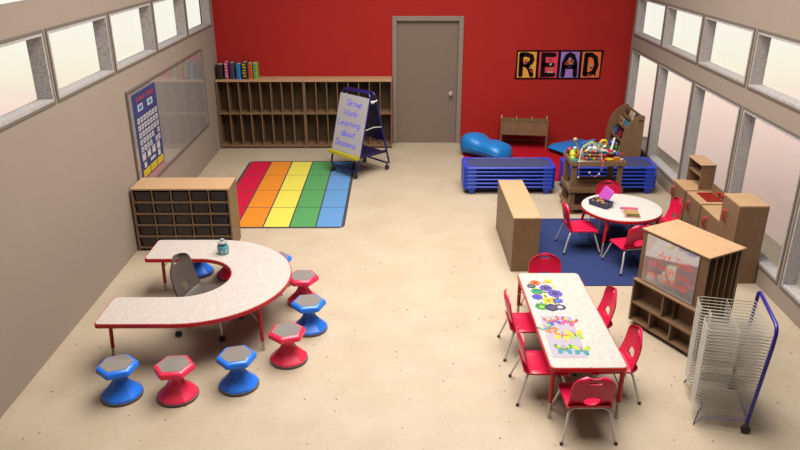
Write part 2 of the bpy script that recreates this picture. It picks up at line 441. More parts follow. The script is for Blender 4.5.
cal = thing('calendar_chart', 'blue fabric pocket calendar chart with white date cards over the left end of the whiteboard', 'calendar', (XL + 0.0165, 8.115, 1.175))
Mx = Matrix(((0, 0, 1, 0), (1, 0, 0, 0), (0, 1, 0, 0), (0, 0, 0, 1)))   # local (x,y,z) -> (z, x, y): chart lies in the YZ plane
MB().box(0.0, 0.005, -0.40, 0.40, -0.485, 0.485).build('chart_sheet', C('chart_blue', (52, 58, 128), 0.7), cal)
c = flatMB().use(K['white']); MT = Matrix.Translation((0.0056, 0, 0)) @ Mx
c.box(-0.27, -0.10, 0.275, 0.35, 0, 0.0015, MT); c.box(0.06, 0.24, 0.275, 0.35, 0, 0.0015, MT)
c.use(K['sky']); c.box(-0.24, -0.13, 0.29, 0.335, 0.0015, 0.002, MT); c.box(0.1, 0.2, 0.29, 0.335, 0.0015, 0.002, MT)
c.build('month_card', parent=cal)
c = flatMB().use(K['white'])
for rr in range(5):
    for q in range(7):
        if (rr == 4 and q in (4,)) or (rr == 3 and q == 5): continue
        x = -0.33 + q * 0.102; y = 0.205 - rr * 0.082
        c.box(x, x + 0.074, y - 0.06, y, 0, 0.0015, MT)
        c.use(C('print_grey', (120, 120, 150))); c.box(x + 0.024, x + 0.05, y - 0.044, y - 0.016, 0.0015, 0.002, MT); c.use(K['white'])
c.build('date_cards', parent=cal)
c = flatMB().use(K['white'])
for q in range(4):
    x = -0.33 + q * 0.175; c.box(x, x + 0.11, -0.285, -0.20, 0, 0.0015, MT)
    c.use(K['pink']); c.box(x + 0.02, x + 0.09, -0.222, -0.21, 0.0015, 0.002, MT); c.use(K['white'])
c.build('season_cards', parent=cal)
for q in ((-0.08, 0.1, -0.35, -0.318), (0.2, 0.29, -0.37, -0.30), (-0.3, -0.22, -0.372, -0.312)):
    c = flatMB().use(K['white']); c.box(*q, 0, .0015, MT); c.build('weather_card', parent=cal)
c = flatMB().use(K['yellow'])
for q in range(3):
    x = -0.36 + q * 0.25; c.box(x, x + 0.225, -0.47, -0.39, 0, 0.003, MT)
c.build('yellow_pocket', parent=cal)
c = flatMB().use(C('title_red', (232, 84, 84)))
for q, x in enumerate((-0.26, -0.215, -0.17, -0.125, -0.08, -0.035, 0.035, 0.10, 0.145, 0.19, 0.235, 0.28)):
    h = 0.05 if q in (0, 7) else 0.036
    c.stroke(arc(x, 0.41, 0.014, h / 2, 40, 330, 6), 0.012, 0.001, MT)
c.build('chart_title', parent=cal)

# ---- tray cabinet
TX0, TX1, TY0, TY1, TH = -2.895, -1.828, 7.272, 7.66, 0.742
tc = thing('tray_cabinet', 'low wooden storage cabinet full of dark trays beneath the calendar on the left', 'cabinet', ((TX0 + TX1) / 2, (TY0 + TY1) / 2, 0))
hw, hd = (TX1 - TX0) / 2, (TY1 - TY0) / 2
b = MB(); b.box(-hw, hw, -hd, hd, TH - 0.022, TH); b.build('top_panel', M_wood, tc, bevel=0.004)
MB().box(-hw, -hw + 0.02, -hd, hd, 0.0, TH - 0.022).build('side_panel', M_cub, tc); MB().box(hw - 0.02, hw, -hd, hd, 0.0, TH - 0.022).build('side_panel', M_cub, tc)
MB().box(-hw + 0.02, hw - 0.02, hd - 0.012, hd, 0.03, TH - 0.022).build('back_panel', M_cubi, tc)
z0 = 0.045; rh = (TH - 0.022 - z0) / 5; cw = (2 * hw - 0.04) / 5
for r_ in range(5):
    zz = z0 + r_ * rh
    MB().box(-hw + 0.02, hw - 0.02, -hd + 0.003, hd - 0.012, zz - 0.014, zz).build('shelf', M_cub, tc)
b = MB()
for q in range(1, 5):
    x = -hw + 0.02 + q * cw; MB().box(x - 0.006, x + 0.006, -hd + 0.004, hd - 0.012, z0, TH - 0.022).build('divider', M_cub, tc)
tray0 = None
ROWN = ['bottom', 'fourth', 'third', 'second', 'top']; COLN = ['leftmost', 'second from left', 'middle', 'second from right', 'rightmost']
for r_ in range(4, -1, -1):
    for q in range(5):
        x = TX0 + 0.02 + (q + 0.5) * cw; zz = z0 + r_ * rh + 0.001
        lab = 'dark brown storage tray in the %s row of the tray cabinet, %s' % (ROWN[r_], COLN[q])
        loc = (x, TY0 + 0.012, zz)
        if tray0 is None:
            tray0 = thing('storage_tray', lab, 'tray', loc, 0, 'dark trays in the tray cabinet')
            ww = cw / 2 - 0.020; hh = rh - 0.032
            MB().openbox(-ww, ww, 0.004, 0.33, 0, hh, 0.004, 0.008).build('tray_body', M_tray, tray0)
            b = MB(); P4 = [(-ww - .007, -.004), (ww + .007, -.004), (ww + .007, .337), (-ww - .007, .337)]
            b.loft([[(x_, y_, hh - .002) for x_, y_ in P4], [(x_, y_, hh + .01) for x_, y_ in P4],
                    [(x_ * .93, .006 + y_ * .97, hh + .01) for x_, y_ in P4], [(x_ * .93, .006 + y_ * .97, hh - .002) for x_, y_ in P4]], cap=False)
            b.v and b.add([], []); b.build('tray_rim', M_tray, tray0)
        else: dup(tray0, loc, 0, lab)

# ================================================================== BACK WALL CUBBIES
def cubby(x0, x1, label):
    yf, yb, h = 11.385, 11.705, 1.135
    t = thing('cubby_unit', label, 'cubby shelf', ((x0 + x1) / 2, yb, 0), 0, 'cubby units along the red wall')
    hw = (x1 - x0) / 2; dp = yb - yf
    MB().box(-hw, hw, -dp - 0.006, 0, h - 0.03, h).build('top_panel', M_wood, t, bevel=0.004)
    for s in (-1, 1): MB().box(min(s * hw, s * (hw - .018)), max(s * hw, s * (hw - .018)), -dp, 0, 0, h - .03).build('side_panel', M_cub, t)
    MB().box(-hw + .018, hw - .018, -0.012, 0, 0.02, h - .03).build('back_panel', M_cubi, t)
    MB().box(-hw + .018, hw - .018, -dp + .002, -.012, 0.575, 0.60).build('middle_shelf', M_cub, t)
    MB().box(-hw + .018, hw - .018, -dp + .002, -.012, 0.03, 0.06).build('bottom_shelf', M_cub, t)
    MB().box(-hw + .018, hw - .018, -dp + .02, -dp + .035, 0.0, 0.03).build('kick_board', M_cubi, t)
    cw = (2 * hw - .036) / 8
    for q in range(1, 8):
        x = -hw + .018 + q * cw
        MB().box(x - .007, x + .007, -dp + .006, -.012, .60, h - .03).build('divider', M_cub, t)
        MB().box(x - .007, x + .007, -dp + .006, -.012, .06, .575).build('divider', M_cub, t)
    return t
cubby(-2.905, -1.492, 'left wooden cubby unit carrying the row of books on its top')
cubby(-1.488, -0.072, 'right wooden cubby unit beside the door with an empty top')

# books on top of the cubbies
books = [(-2.835, 0.10, 0.235, 'maroon', 'charcoal', 'wide dark maroon binder at the left wall end of the row on the cubby top'),
         (-2.725, 0.05, 0.275, 'pink', 'white', 'pink book standing next to the dark maroon binder on the cubby top'),
         (-2.635, 0.07, 0.262, 'slate', 'charcoal', 'slate purple book between the pink one and the light blue one on the cubby top'),
         (-2.535, 0.07, 0.245, 'sky', 'teal', 'light blue book in the middle of the row on the cubby top'),
         (-2.435, 0.075, 0.268, 'charcoal', 'yellow', 'dark book with a yellow patterned spine on the cubby top'),
         (-2.345, 0.07, 0.255, 'orange', 'red', 'orange book second from the right end of the row on the cubby top'),
         (-2.262, 0.065, 0.258, 'lime', 'teal', 'green and teal patterned book at the right end of the row on the cubby top')]
for i, (x, th, h, ca, cb, lab) in enumerate(books):
    t = thing('picture_book', lab, 'book', (x, 11.45, 1.1355), R(random.uniform(-5, 5)) if i else 0, 'books on the cubby top')
    h2 = th / 2
    b = MB().use(K[ca]); b.box(-h2, -h2 + .006, 0, .19, 0, h); b.box(h2 - .006, h2, 0, .19, 0, h)
    n = 6
    b.loft([[(h2 * math.cos(a), -.012 * math.sin(a) + .002, z) for a in [PI * k / n for k in range(n + 1)]] + [(-h2, .008, z), (h2, .008, z)] for z in (0, h - .015, h)])
    b.build('cover', parent=t, smooth=40)
    MB().box(-h2 + .007, h2 - .007, .01, .182, .006, h - .012).build('pages', K['paper'], t)
    b = flatMB().use(K[cb])
    for q in range(5 if i else 1):
        zc = h * (.16 + .17 * q)
        b.box(-h2 * .75 + random.uniform(-.2, .2) * h2, h2 * .6, -.0135, -.0105, zc, zc + h * (.05 + .05 * random.random()))
    b.build('spine_pattern', parent=t)

# ---- READ poster
rp = thing('read_poster', 'wall poster spelling READ in four coloured panels on the red wall', 'poster', (2.665, YB, 1.32))
b = MB(); Mxz = Matrix(((1, 0, 0, 0), (0, 0, -1, 0), (0, 1, 0, 0), (0, 0, 0, 1)))
b.prism([(-.715, -.235), (.69, -.235), (.71, .235), (-.70, .235)], 0.002, 0.008, Mxz); b.build('backing', M_black, rp)
pan = [('R', (240, 172, 66), [[(-.085, -.15), (-.085, .15)], [(-.085, .15), (.0, .15), (.06, .125), (.075, .075), (.055, .03), (-.01, .005), (-.08, .0)], [(-.01, 0), (.045, -.06), (.075, -.15)]]),
       ('E', (232, 72, 96), [[(.08, .145), (-.075, .15), (-.075, -.15), (.085, -.145)], [(-.07, .0), (.065, .0)]]),
       ('A', (166, 128, 206), [[(-.09, -.155), (-.082, .02), (-.045, .125), (.0, .15), (.045, .125), (.082, .02), (.09, -.155)], [(-.08, -.03), (.08, -.03)]]),
       ('D', (238, 122, 66), [[(-.075, .145), (-.08, -.14)], [(-.075, .145), (.0, .145), (.06, .10), (.08, .0), (.055, -.1), (-.01, -.14), (-.08, -.14)]])]
for q, (ch, colr, st) in enumerate(pan):
    cx = -.529 + q * .350
    p = flatMB(); p.box(cx - .152, cx + .152, -.208, .208, .008, .0095, Mxz)
    po = p.build('panel', mat('poster_' + ch, colr, 0.8, var=.12, vscale=30, spec=.1, linear=lin(colr, .62)), rp)
    l = flatMB()
    for s in st: l.stroke([(cx + x * 1.12, y * 1.1) for x, y in s], .074, .0105, Mxz)
    l.build('letter', M_black, po)
    a = flatMB()
    for (dx, dy, rr, kk) in (((-.01, .06, .035, 'orange'), (-.03, .03, .03, 'pink'), (.09, -.1, .03, 'red'), (.06, -.05, .02, 'beige')) if q == 0 else
                             ((.03, .08, .03, 'red'), (.04, .01, .026, 'beige'), (.04, -.07, .035, 'orange'), (.02, -.12, .018, 'white'), (.07, -.12, .018, 'white')) if q == 1 else
                             ((.0, .05, .05, 'orange'), (-.05, .02, .03, 'red'), (.04, .06, .025, 'beige'), (.0, -.03, .02, 'navy')) if q == 2 else
                             ((.0, -.01, .028, 'beige'), (.01, -.05, .024, 'slate'), (-.02, -.17, .03, 'red'), (.08, -.16, .026, 'maroon'))):
        a.use(K[kk]).disc(cx + dx, dy, rr, .0112, 10, rr * .8, Mxz)
    a.build('picture', parent=po)

# ================================================================== RUGS
rg = MB().use(C('rug_border', (62, 58, 70), 0.9))
RX0, RX1, RY0, RY1 = -2.30, -0.635, 7.93, 10.665
rg.prism(rrect(RX0, RX1, RY0, RY1, .09), 0.0, 0.004)
cols = [(216, 28, 66), (246, 146, 46), (248, 224, 92), (94, 162, 96), (104, 154, 208)]
cwid = (RX1 - RX0 - .06) / 5; rhei = (RY1 - RY0 - .06) / 4
for i, cc in enumerate(cols):
    rg.use(mat('rug_%d' % i, [min(255, v * 1.06) for v in cc], 0.95, var=0.09, vscale=90, spec=0.1))
    for k in range(4):
        x0 = RX0 + .03 + i * cwid; y0 = RY0 + .03 + k * rhei
        rg.box(x0 + .009, x0 + cwid - .009, y0 + .008, y0 + rhei - .008, .0035, .0052)
tag(rg.build('rainbow_rug'), 'rectangular rug of red, orange, yellow, green and blue squares on the floor', 'rug')
br = MB(); br.prism(rrect(1.50, 3.16, 6.39, 8.215, .03), 0, .008)
tag(br.build('blue_rug', mat('rug_navy_blue', (56, 70, 122), 0.95, var=.06, vscale=120, spec=.1)), 'plain blue rug under the round table', 'rug')
rr = MB(); rr.prism(rrect(1.075, 3.25, 9.68, 11.66, .03), 0, .010)
tag(rr.build('red_rug', mat('rug_crimson', (214, 20, 40), 0.95, var=.05, vscale=120, spec=.1)), 'plain red rug in the reading corner against the red wall', 'rug')

# ================================================================== EASEL
ez = thing('rolling_easel', 'navy rolling easel with a handwritten whiteboard standing by the rug and the door', 'easel', (-.545, 10.2, .0053), R(-46))
def face(sgn, name):
    f = MB(); yb, yt = sgn * .30, sgn * .035; hw = .285
    lean = (yt - yb) / (1.16 - .09)
    Y = lambda z: yb + (z - .09) * lean
    pts = [(-hw, Y(.11), .11), (-hw, Y(1.08), 1.08)] + [(-hw + .06 - .06 * math.cos(a), Y(1.08 + .07 * math.sin(a)), 1.08 + .07 * math.sin(a)) for a in (.4, .8, 1.2)] + \
          [(hw - .06 + .06 * math.cos(a), Y(1.08 + .07 * math.sin(a)), 1.08 + .07 * math.sin(a)) for a in (1.2, .8, .4)] + [(hw, Y(1.08), 1.08), (hw, Y(.11), .11)]
    f.tube(pts, .014, 10)
    f.tube([(-hw, Y(.2), .2), (-hw, Y(.13), .13), (-hw + .04, Y(.10), .10), (hw - .04, Y(.10), .10), (hw, Y(.13), .13), (hw, Y(.2), .2)], .013, 10)
    f.build(name, M_enavy, ez, smooth=50)
    return Y
Yf = face(-1, 'front_frame'); Yk = face(1, 'rear_frame')
ang = math.atan2(Yf(1.16) - Yf(.09), 1.07)
MBd = Matrix.Translation((0, Yf(.70) - .016, .70)) @ Matrix.Rotation(-ang, 4, 'X')  # board frame: x right, z up the board, -y to the front
bo = MB().box(-.292, .292, -.008, .008, -.40, .40, MBd).build('writing_board', M_eboard, ez)
tx = flatMB(); MT = MBd @ Matrix.Translation((0, -.0086, 0)) @ Mxz
for i, s in enumerate(('Group', 'Work:', 'Learning', 'about', 'Seasons')):
    h = .082; ww = textwidth(s, h, .1) * 1.4 + .02; xs_ = 1.4 * min(1, .49 / ww); ww = min(ww, .49)
    write(tx, s, (-.5 * ww) + (.04, .0, -.01, .0, -.02)[i], .255 - i * .142, h, .0115, MT, gap=.1, xs=xs_)
tx.build('handwriting', M_ink, bo)
bt = MB(); bt.box(-.298, .298, -.075, .005, -.45, -.405, MBd); bt.build('marker_tray', M_yel, ez, bevel=.005)
MBk = Matrix.Translation((0, Yk(.70) + .012, .70)) @ Matrix.Rotation(ang, 4, 'X')
MB().box(-.27, .27, -.008, .008, -.26, .33, MBk).build('rear_board', M_navyd, ez)
sh = MB(); sh.box(-.27, .27, -.23, .25, .27, .282); sh.box(-.27, -.26, -.23, .25, .282, .31); sh.box(.26, .27, -.23, .25, .282, .31); sh.build('bottom_shelf', M_navyd, ez)
for s in (-1, 1):
    MB().tube([(s * .285, -.035, 1.03), (s * .315, 0, 1.03)], .022, 12).tube([(s * .315, -.03, 1.03), (s * .315, .05, 1.05)], .012, 8).build('clamp', M_wht, ez, smooth=50)
    MB().tube([(s * .29, Yf(.66), .66), (s * .29, 0, .68), (s * .29, Yk(.66), .66)], .007, 8).build('spreader_bar', M_wht, ez, smooth=50)
def caster(parent, x, y, r=.032, off=.0, ang=0):
    Mc = Matrix.Translation((x, y, r)) @ Matrix.Rotation(ang, 4, 'Z') @ Matrix.Rotation(PI / 2, 4, 'Y')
    c = MB()
    c.lathe([(r * .5, -.014), (r * .95, -.014), (r, -.009), (r, .009), (r * .95, .014), (r * .5, .014)], 16, Mc)
    return c
for sx in (-1, 1):
    for sy in (-1, 1):
        c = caster(ez, sx * .24, sy * .296, .034); c.tube([(sx * .24, sy * .296, .04), (sx * .24, sy * .29, .10)], .012, 8)
        c.build('caster', M_dark, ez, smooth=40)

ez.scale = (1.06, 1.06, 1.05)
# ================================================================== HORSESHOE TABLE
HTZ = .452
ht = thing('horseshoe_table', 'horseshoe shaped speckled table with a red edge in the left foreground', 'table', (-1.79, 5.715, 0))
def uplate(mb, ro, ri, xl, z0, z1):
    """U plate triangulated as strip between outer and inner outlines"""
    r = .035; outer = []; inner = []
    n = 40
    oc = [(xl + r - r * math.cos(a), -ro + r - r * math.sin(a)) for a in (0, .4, .8, 1.2, 1.57)] + [(ro * math.cos(R(-90 + 180 * k / n)), ro * math.sin(R(-90 + 180 * k / n))) for k in range(n + 1)] + [(xl + r - r * math.sin(a), ro - r + r * math.cos(a)) for a in (0, .4, .8, 1.2, 1.57)]
    ic = [(xl + r - r * math.cos(a), -ri - r + r * math.sin(a)) for a in (0, .4, .8, 1.2, 1.57)] + [(ri * math.cos(R(-90 + 180 * k / n)) - .085, ri * math.sin(R(-90 + 180 * k / n))) for k in range(n + 1)] + [(xl + r - r * math.sin(a), ri + r - r * math.cos(a)) for a in (0, .4, .8, 1.2, 1.57)]
    N = len(oc); vs = []; fs = []
    for z in (z0, z1):
        vs += [(x, y, z) for x, y in oc] + [(x, y, z) for x, y in ic]
    o0, i0, o1, i1 = 0, N, 2 * N, 3 * N
    for k in range(N - 1):
        fs += [(o0 + k, i0 + k, i0 + k + 1, o0 + k + 1), (o1 + k, o1 + k + 1, i1 + k + 1, i1 + k), (o0 + k, o0 + k + 1, o1 + k + 1, o1 + k), (i0 + k, i1 + k, i1 + k + 1, i0 + k + 1)]
    fs += [(o0, o1, i1, i0), (o0 + N - 1, i0 + N - 1, i1 + N - 1, o1 + N - 1)]
    mb.add(vs, fs)
b = MB(); uplate(b, .83, .385, -.60, HTZ - .006, HTZ); b.build('tabletop', M_lam, ht)
b = MB(); uplate(b, .838, .377, -.608, HTZ - .036, HTZ - .004); b.build('edge_band', M_rim, ht)
def table_leg(parent, x, y, top, foot=.14, r=.017, dx=0, dy=0, gl=True):
    l = MB(); l.tube([(x - dx, y - dy, top), (x - dx * .3, y - dy * .3, foot - .01)], r, 12)
    lo = l.build('leg', M_rim, parent, smooth=50)
    f = MB(); f.tube([(x - dx * .3, y - dy * .3, foot), (x, y, .012)], r * .72, 12); f.tube([(x, y, .014), (x, y, 0)], r * .95, 12)
    f.build('leg_insert', M_silver, lo, smooth=50)
    return lo
for (x, y) in ((-.60, -.60), (.65, -.50), (.65, .50), (-.52, .60)):
    table_leg(ht, x, y, HTZ - .034, .10, .016, dx=math.copysign(.03, x) * .6, dy=math.copysign(.03, y) * .6)
br_ = MB()
for (x, y) in ((-.56, -.58), (.62, -.48), (.62, .48), (-.5, .58)):
    br_.tube([(x * 1.0, y, .26), (x * .8, y * .88, HTZ - .036)], .005, 6)
br_.build('leg_brace', M_silver, ht, smooth=50)

# jar on the horseshoe table
jr = thing('storage_jar', 'teal jar with coloured bits and a clear lid on the horseshoe table', 'jar', (-1.67, 6.225, HTZ + .0005), 0)
MB().lathe([(.045, 0), (.054, .006), (.056, .072), (.052, .082), (.046, .084)], 20).build('jar_body', C('jar_teal_glass', (104, 196, 208), .12), jr, smooth=40)
b = MB()
for i in range(14):
    a = i * 2.4; b.use([K['pink'], K['white'], K['yellow'], K['purple'], K['sky'], K['red']][i % 6]).ball((.028 * math.cos(a) * (i % 3 + .4) / 2, .028 * math.sin(a) * (i % 3 + .4) / 2, .090 + .012 * (i % 3)), .014, 8)
b.build('bead_filling', parent=jr, smooth=60)
b = flatMB(); b.use(K['white'])
for i in range(8):
    a = i * PI / 4; b.box(-.009, .009, -.001, .001, .018, .05, Matrix.Rotation(a, 4, 'Z') @ Matrix.Translation((0, -.0545, 0)) )
b.build('jar_label', parent=jr)
MB().lathe([(.047, .108), (.050, .112), (.047, .122), (.016, .127), (.013, .14), (.018, .148), (.003, .152)], 20).build('jar_lid', C('jar_lid_clear', (196, 204, 206), .1), jr, smooth=40)
MB().lathe([(.046, .073), (.047, .109)], 20).build('jar_neck', M_glass, jr, smooth=40)

# ================================================================== WOBBLE STOOLS
def stool(label, loc, m, rz, mname):
    t = thing('wobble_stool', label, 'stool', loc, rz, 'hexagonal wobble stools around the horseshoe table')
    MB().lathe([(.150, .001), (.160, .010), (.156, .022), (.02, .023)], 32).build('base_ring', M_ring, t, smooth=40)
    b = MB(); pr = [(.158, .022), (.154, .036), (.122, .065), (.086, .10), (.062, .135), (.050, .165), (.048, .19), (.055, .212), (.085, .226)]
    b.loft([[(r * math.cos(PI * i / 6) * (1.0 if i % 2 == 0 else .965), r * math.sin(PI * i / 6) * (1.0 if i % 2 == 0 else .965), z) for i in range(12)] for r, z in pr])
    b.build('pedestal', m, t, smooth=22)
    hexa = lambda r, z: [(r * math.cos(PI / 3 * i), r * math.sin(PI / 3 * i), z) for i in range(6)]
    b = MB(); b.loft([hexa(.10, .222), hexa(.148, .228), hexa(.159, .242), hexa(.157, .268), hexa(.145, .284), hexa(.129, .288)])
    b.build('seat_rim', m, t, bevel=.012, segs=3, smooth=35)
    MB().loft([hexa(.126, .285), hexa(.124, .2905)]).build('seat_pad', M_pad, t)
    return t
P_ = [('blue', (-2.125, 4.58), 20, 'blue hexagonal wobble stool in front of the left end of the horseshoe table'),
      ('red', (-1.69, 4.57), 5, 'red hexagonal wobble stool in front of the table between the two front blue stools'),
      ('blue', (-1.248, 4.705), 14, 'blue hexagonal wobble stool in front of the table, right of the front red stool'),
      ('red', (-.905, 5.07), 20, 'red hexagonal wobble stool at the lower right curve, between two blue stools'),
      ('blue', (-.785, 5.57), 10, 'blue hexagonal wobble stool farthest right beside the table curve'),
      ('red', (-.90, 6.075), 0, 'red hexagonal wobble stool half behind the right curve of the table'),
      ('blue', (-1.215, 6.49), 15, 'blue stool almost hidden behind the back right curve of the table'),
      ('red', (-1.72, 6.66), 8, 'red stool under the far side of the table seen through its inner gap'),
      ('blue', (-2.085, 6.72), 22, 'blue stool behind the seat back of the grey teacher chair')]
for cn, (x, y), a, lab in P_:
    stool(lab, (x, y, 0), M_stblue if cn == 'blue' else M_stred, R(a), cn)

# ================================================================== CHAIRS
def bool_mesh(o, cutters):
    for c in cutters:
        md = o.modifiers.new('cut', 'BOOLEAN'); md.operation = 'DIFFERENCE'; md.object = c; md.solver = 'EXACT'
    dg = bpy.context.evaluated_depsgraph_get(); dg.update()
    me = bpy.data.meshes.new_from_object(o.evaluated_get(dg))
    o.modifiers.clear(); old = o.data; o.data = me; me.name = old.name
    for c in cutters: bpy.data.objects.remove(c)
    me.shade_smooth(); me.set_sharp_from_angle(angle=R(45))
def shell_back(name, m, parent, wb, wt, z0, z1, yb, lean, holes, th=.011, bow=.03):
    """curved plastic back: grid in u (width) and v (height) with thickness"""
    b = MB(); nu, nv = 18, 16
    def pt(u, v, off):
        # rounded top: width narrows near the top
        w = wb + (wt - wb) * v
        if v > .62: w *= math.sqrt(max(0.0, 1 - ((v - .62) / .38) ** 2.4 * .86))
        x = u * w; z = z0 + (z1 - z0) * v
        y = yb - lean * v + bow * (1 - u * u) * -1 * (0.4 + .6 * v) + bow * .5 + .035 * (1 - v) ** 3
        return (x, y + off, z)
    F = [[pt(-1 + 2 * i / nu, k / nv, 0) for i in range(nu + 1)] for k in range(nv + 1)]
    B = [[pt(-1 + 2 * i / nu, k / nv, -th) for i in range(nu + 1)] for k in range(nv + 1)]
    vs = [p for r in F for p in r] + [p for r in B for p in r]; N = (nu + 1) * (nv + 1); W = nu + 1; fs = []
    for k in range(nv):
        for i in range(nu):
            a = k * W + i; fs.append((a, a + 1, a + W + 1, a + W)); fs.append((N + a, N + a + W, N + a + W + 1, N + a + 1))
    for i in range(nu):
        fs.append((i + 1, i, N + i, N + i + 1)); a = nv * W + i; fs.append((a, a + 1, N + a + 1, N + a))
    for k in range(nv):
        a = k * W; fs.append((a, a + W, N + a + W, N + a)); a = k * W + nu; fs.append((a + W, a, N + a, N + a + W))
    b.add(vs, fs); o = b.build(name, m, parent, smooth=60)
    cs = []
    for (zc, rx, rz_, p) in holes:
        c = MB(); ring = []
        for i in range(24):
            a = 2 * PI * i / 24; ca, sa = math.cos(a), math.sin(a)
            ring.append((rx * math.copysign(abs(ca) ** p, ca), rz_ * math.copysign(abs(sa) ** p, sa)))
        c.loft([[(x, yb - .2, zc + z) for x, z in ring], [(x, yb + .2, zc + z) for x, z in ring]]); cs.append(c.build('cutter', m))
    par = o.parent; o.parent = None; bool_mesh(o, cs); o.parent = par
    return o

def shell_seat(name, m, parent, hw, y0, y1, z, th=.014):
    b = MB(); nu, nv = 14, 14
    def pt(i, k, off):
        u = -1 + 2 * i / nu; v = k / nv
        w = hw * (1 - .06 * (1 - v)) * (1 if .1 < v < .86 else (1 - .14 * ((v - .86) / .14) ** 2 if v >= .86 else 1 - .05 * ((.1 - v) / .1) ** 2))
        y = y0 + (y1 - y0) * v
        dz = -.012 * (1 - u * u) * math.sin(PI * min(1, v * 1.05)) - (.022 * ((v - .75) / .25) ** 2 if v > .75 else 0) + (.03 * ((.16 - v) / .16) ** 2 if v < .16 else 0)
        rim = -.014 if abs(u) > .99 else 0
        return (u * w, y, z + dz + rim * .6 + off)
    F = [pt(i, k, 0) for k in range(nv + 1) for i in range(nu + 1)]; B = [pt(i, k, -th) for k in range(nv + 1) for i in range(nu + 1)]
    N = len(F); W = nu + 1; fs = []
    for k in range(nv):
        for i in range(nu):
            a = k * W + i; fs.append((a, a + 1, a + W + 1, a + W)); fs.append((N + a, N + a + W, N + a + W + 1, N + a + 1))
    for i in range(nu):
        fs.append((i + 1, i, N + i, N + i + 1)); a = nv * W + i; fs.append((a, a + 1, N + a + 1, N + a))
    for k in range(nv):
        a = k * W; fs.append((a, a + W, N + a + W, N + a)); a = k * W + nu; fs.append((a + W, a, N + a, N + a + W))
    b.add(F + B, fs); return b.build(name, m, parent, smooth=60)

def make_chair(label):
    t = thing('school_chair', label, 'chair', (0, 0, 0))
    shell_seat('seat', M_redp, t, .165, -.165, .185, .272)
    shell_back('backrest', M_redp, t, .154, .148, .262, .545, -.158, .028, [(.508, .046, .012, .6), (.335, .056, .040, .95)])
    for sx in (-1, 1):
        for sy in (-1, 1):
            l = MB(); x1, y1 = sx * .192, (.205 if sy > 0 else -.2); x0, y0 = sx * .115, sy * .115
            l.tube([(sx * .03, sy * .085, .247), (x0 - sx * .02, y0 * .95, .247), (x0 + sx * .012, y0 + sy * .008, .243), (x0 + sx * .03, y0 + sy * .022, .222), (x0 + (x1 - x0) * .62, y0 + (y1 - y0) * .62, .12), (x1, y1, .012)], .0095, 10)
            lo = l.build('leg', M_chrome, t, smooth=50)
            MB().tube([(x1 - sx * .003, y1 - sy * .004, .022), (x1, y1, .0)], .0125, 10).build('foot_cap', M_dark, lo, smooth=50)
    MB().box(-.125, .125, -.115, .115, .238, .2475).build('seat_frame', M_silver, t)
    return t
g1 = 'red chairs around the rectangular table'; g2 = 'red chairs around the round table'
ch0 = make_chair('red plastic school chair at the near end of the rectangular table, its back to us')
ch0['group'] = g1; ch0.location = (1.338, 4.185, 0)
for (x, y, a, lab, g) in ((1.385, 5.80, 180, 'red plastic chair at the far end of the rectangular table, facing us', g1),
        (1.10, 5.225, -90, 'red plastic chair on the left side of the rectangular table, the one farther back', g1),
        (1.11, 4.62, -90, 'red plastic chair on the left side of the rectangular table, the nearer one', g1),
        (1.635, 5.28, 90, 'red plastic chair on the right side of the rectangular table, beside the flower picture', g1),
        (1.640, 4.635, 90, 'red plastic chair on the right side of the rectangular table, nearest the art cabinet', g1),
        (2.045, 7.33, -88, 'red plastic chair on the left of the round table, beside the low divider shelf', g2),
        (2.555, 7.88, 180, 'red plastic chair behind the round table, in front of the toy cart', g2),
        (2.985, 7.44, 90, 'red plastic chair right of the round table, in front of the play kitchen', g2),
        (2.475, 6.84, 12, 'red plastic chair in front of the round table with its back to the art cabinet', g2)):
    dup(ch0, (x, y, .0105 if g == g2 else 0), R(a), lab, g)

# teacher chair on casters
tch = thing('teacher_chair', 'grey plastic teacher chair on casters inside the horseshoe table', 'chair', (-1.69, 5.60, 0), R(-101))
shell_seat('seat', M_grey, tch, .20, -.20, .24, .345, .016)
shell_back('backrest', M_grey, tch, .20, .18, .33, 0.69, -.195, .048, [(.635, .055, .017, .6), (.415, .066, .038, .95)], .013, .035)
for sx in (-1, 1):
    for sy in (-1, 1):
        x1, y1 = sx * .205, sy * .205
        l = MB(); l.tube([(sx * .03, sy * .1, .315), (sx * .13, sy * .13, .315), (sx * .16, sy * .15, .30), (x1, y1, .12), (x1, y1, .06)], .011, 10)
        lo = l.build('leg', M_chrome, tch, smooth=50)
        caster(lo, x1, y1, .030, ang=.6 * sx).build('caster', M_dark, lo, smooth=40)
MB().box(-.14, .14, -.13, .13, .305, .316).build('seat_frame', M_dark, tch)

# ================================================================== RECTANGULAR TABLE
RT = thing('rectangular_table', 'long speckled rectangular table with red edge and legs, right foreground', 'table', (1.37, 5.015, 0))
TZ = .452
b = MB(); b.prism(rrect(-.270, .270, -.757, .757, .035), TZ - .007, TZ); b.build('tabletop', M_lam, RT)
b = MB(); b.prism(rrect(-.277, .277, -.764, .764, .04), TZ - .036, TZ - .005); b.build('edge_band', M_rim, RT)
for sx in (-1, 1):
    for sy in (-1, 1): table_leg(RT, sx * .25, sy * .728, TZ - .034, .15, .017)
b = MB()
for sx in (-1, 1):
    for sy in (-1, 1): b.tube([(sx * .25, sy * .71, .26), (sx * .17, sy * .57, TZ - .036)], .005, 6)
b.build('leg_brace', M_silver, RT, smooth=50)

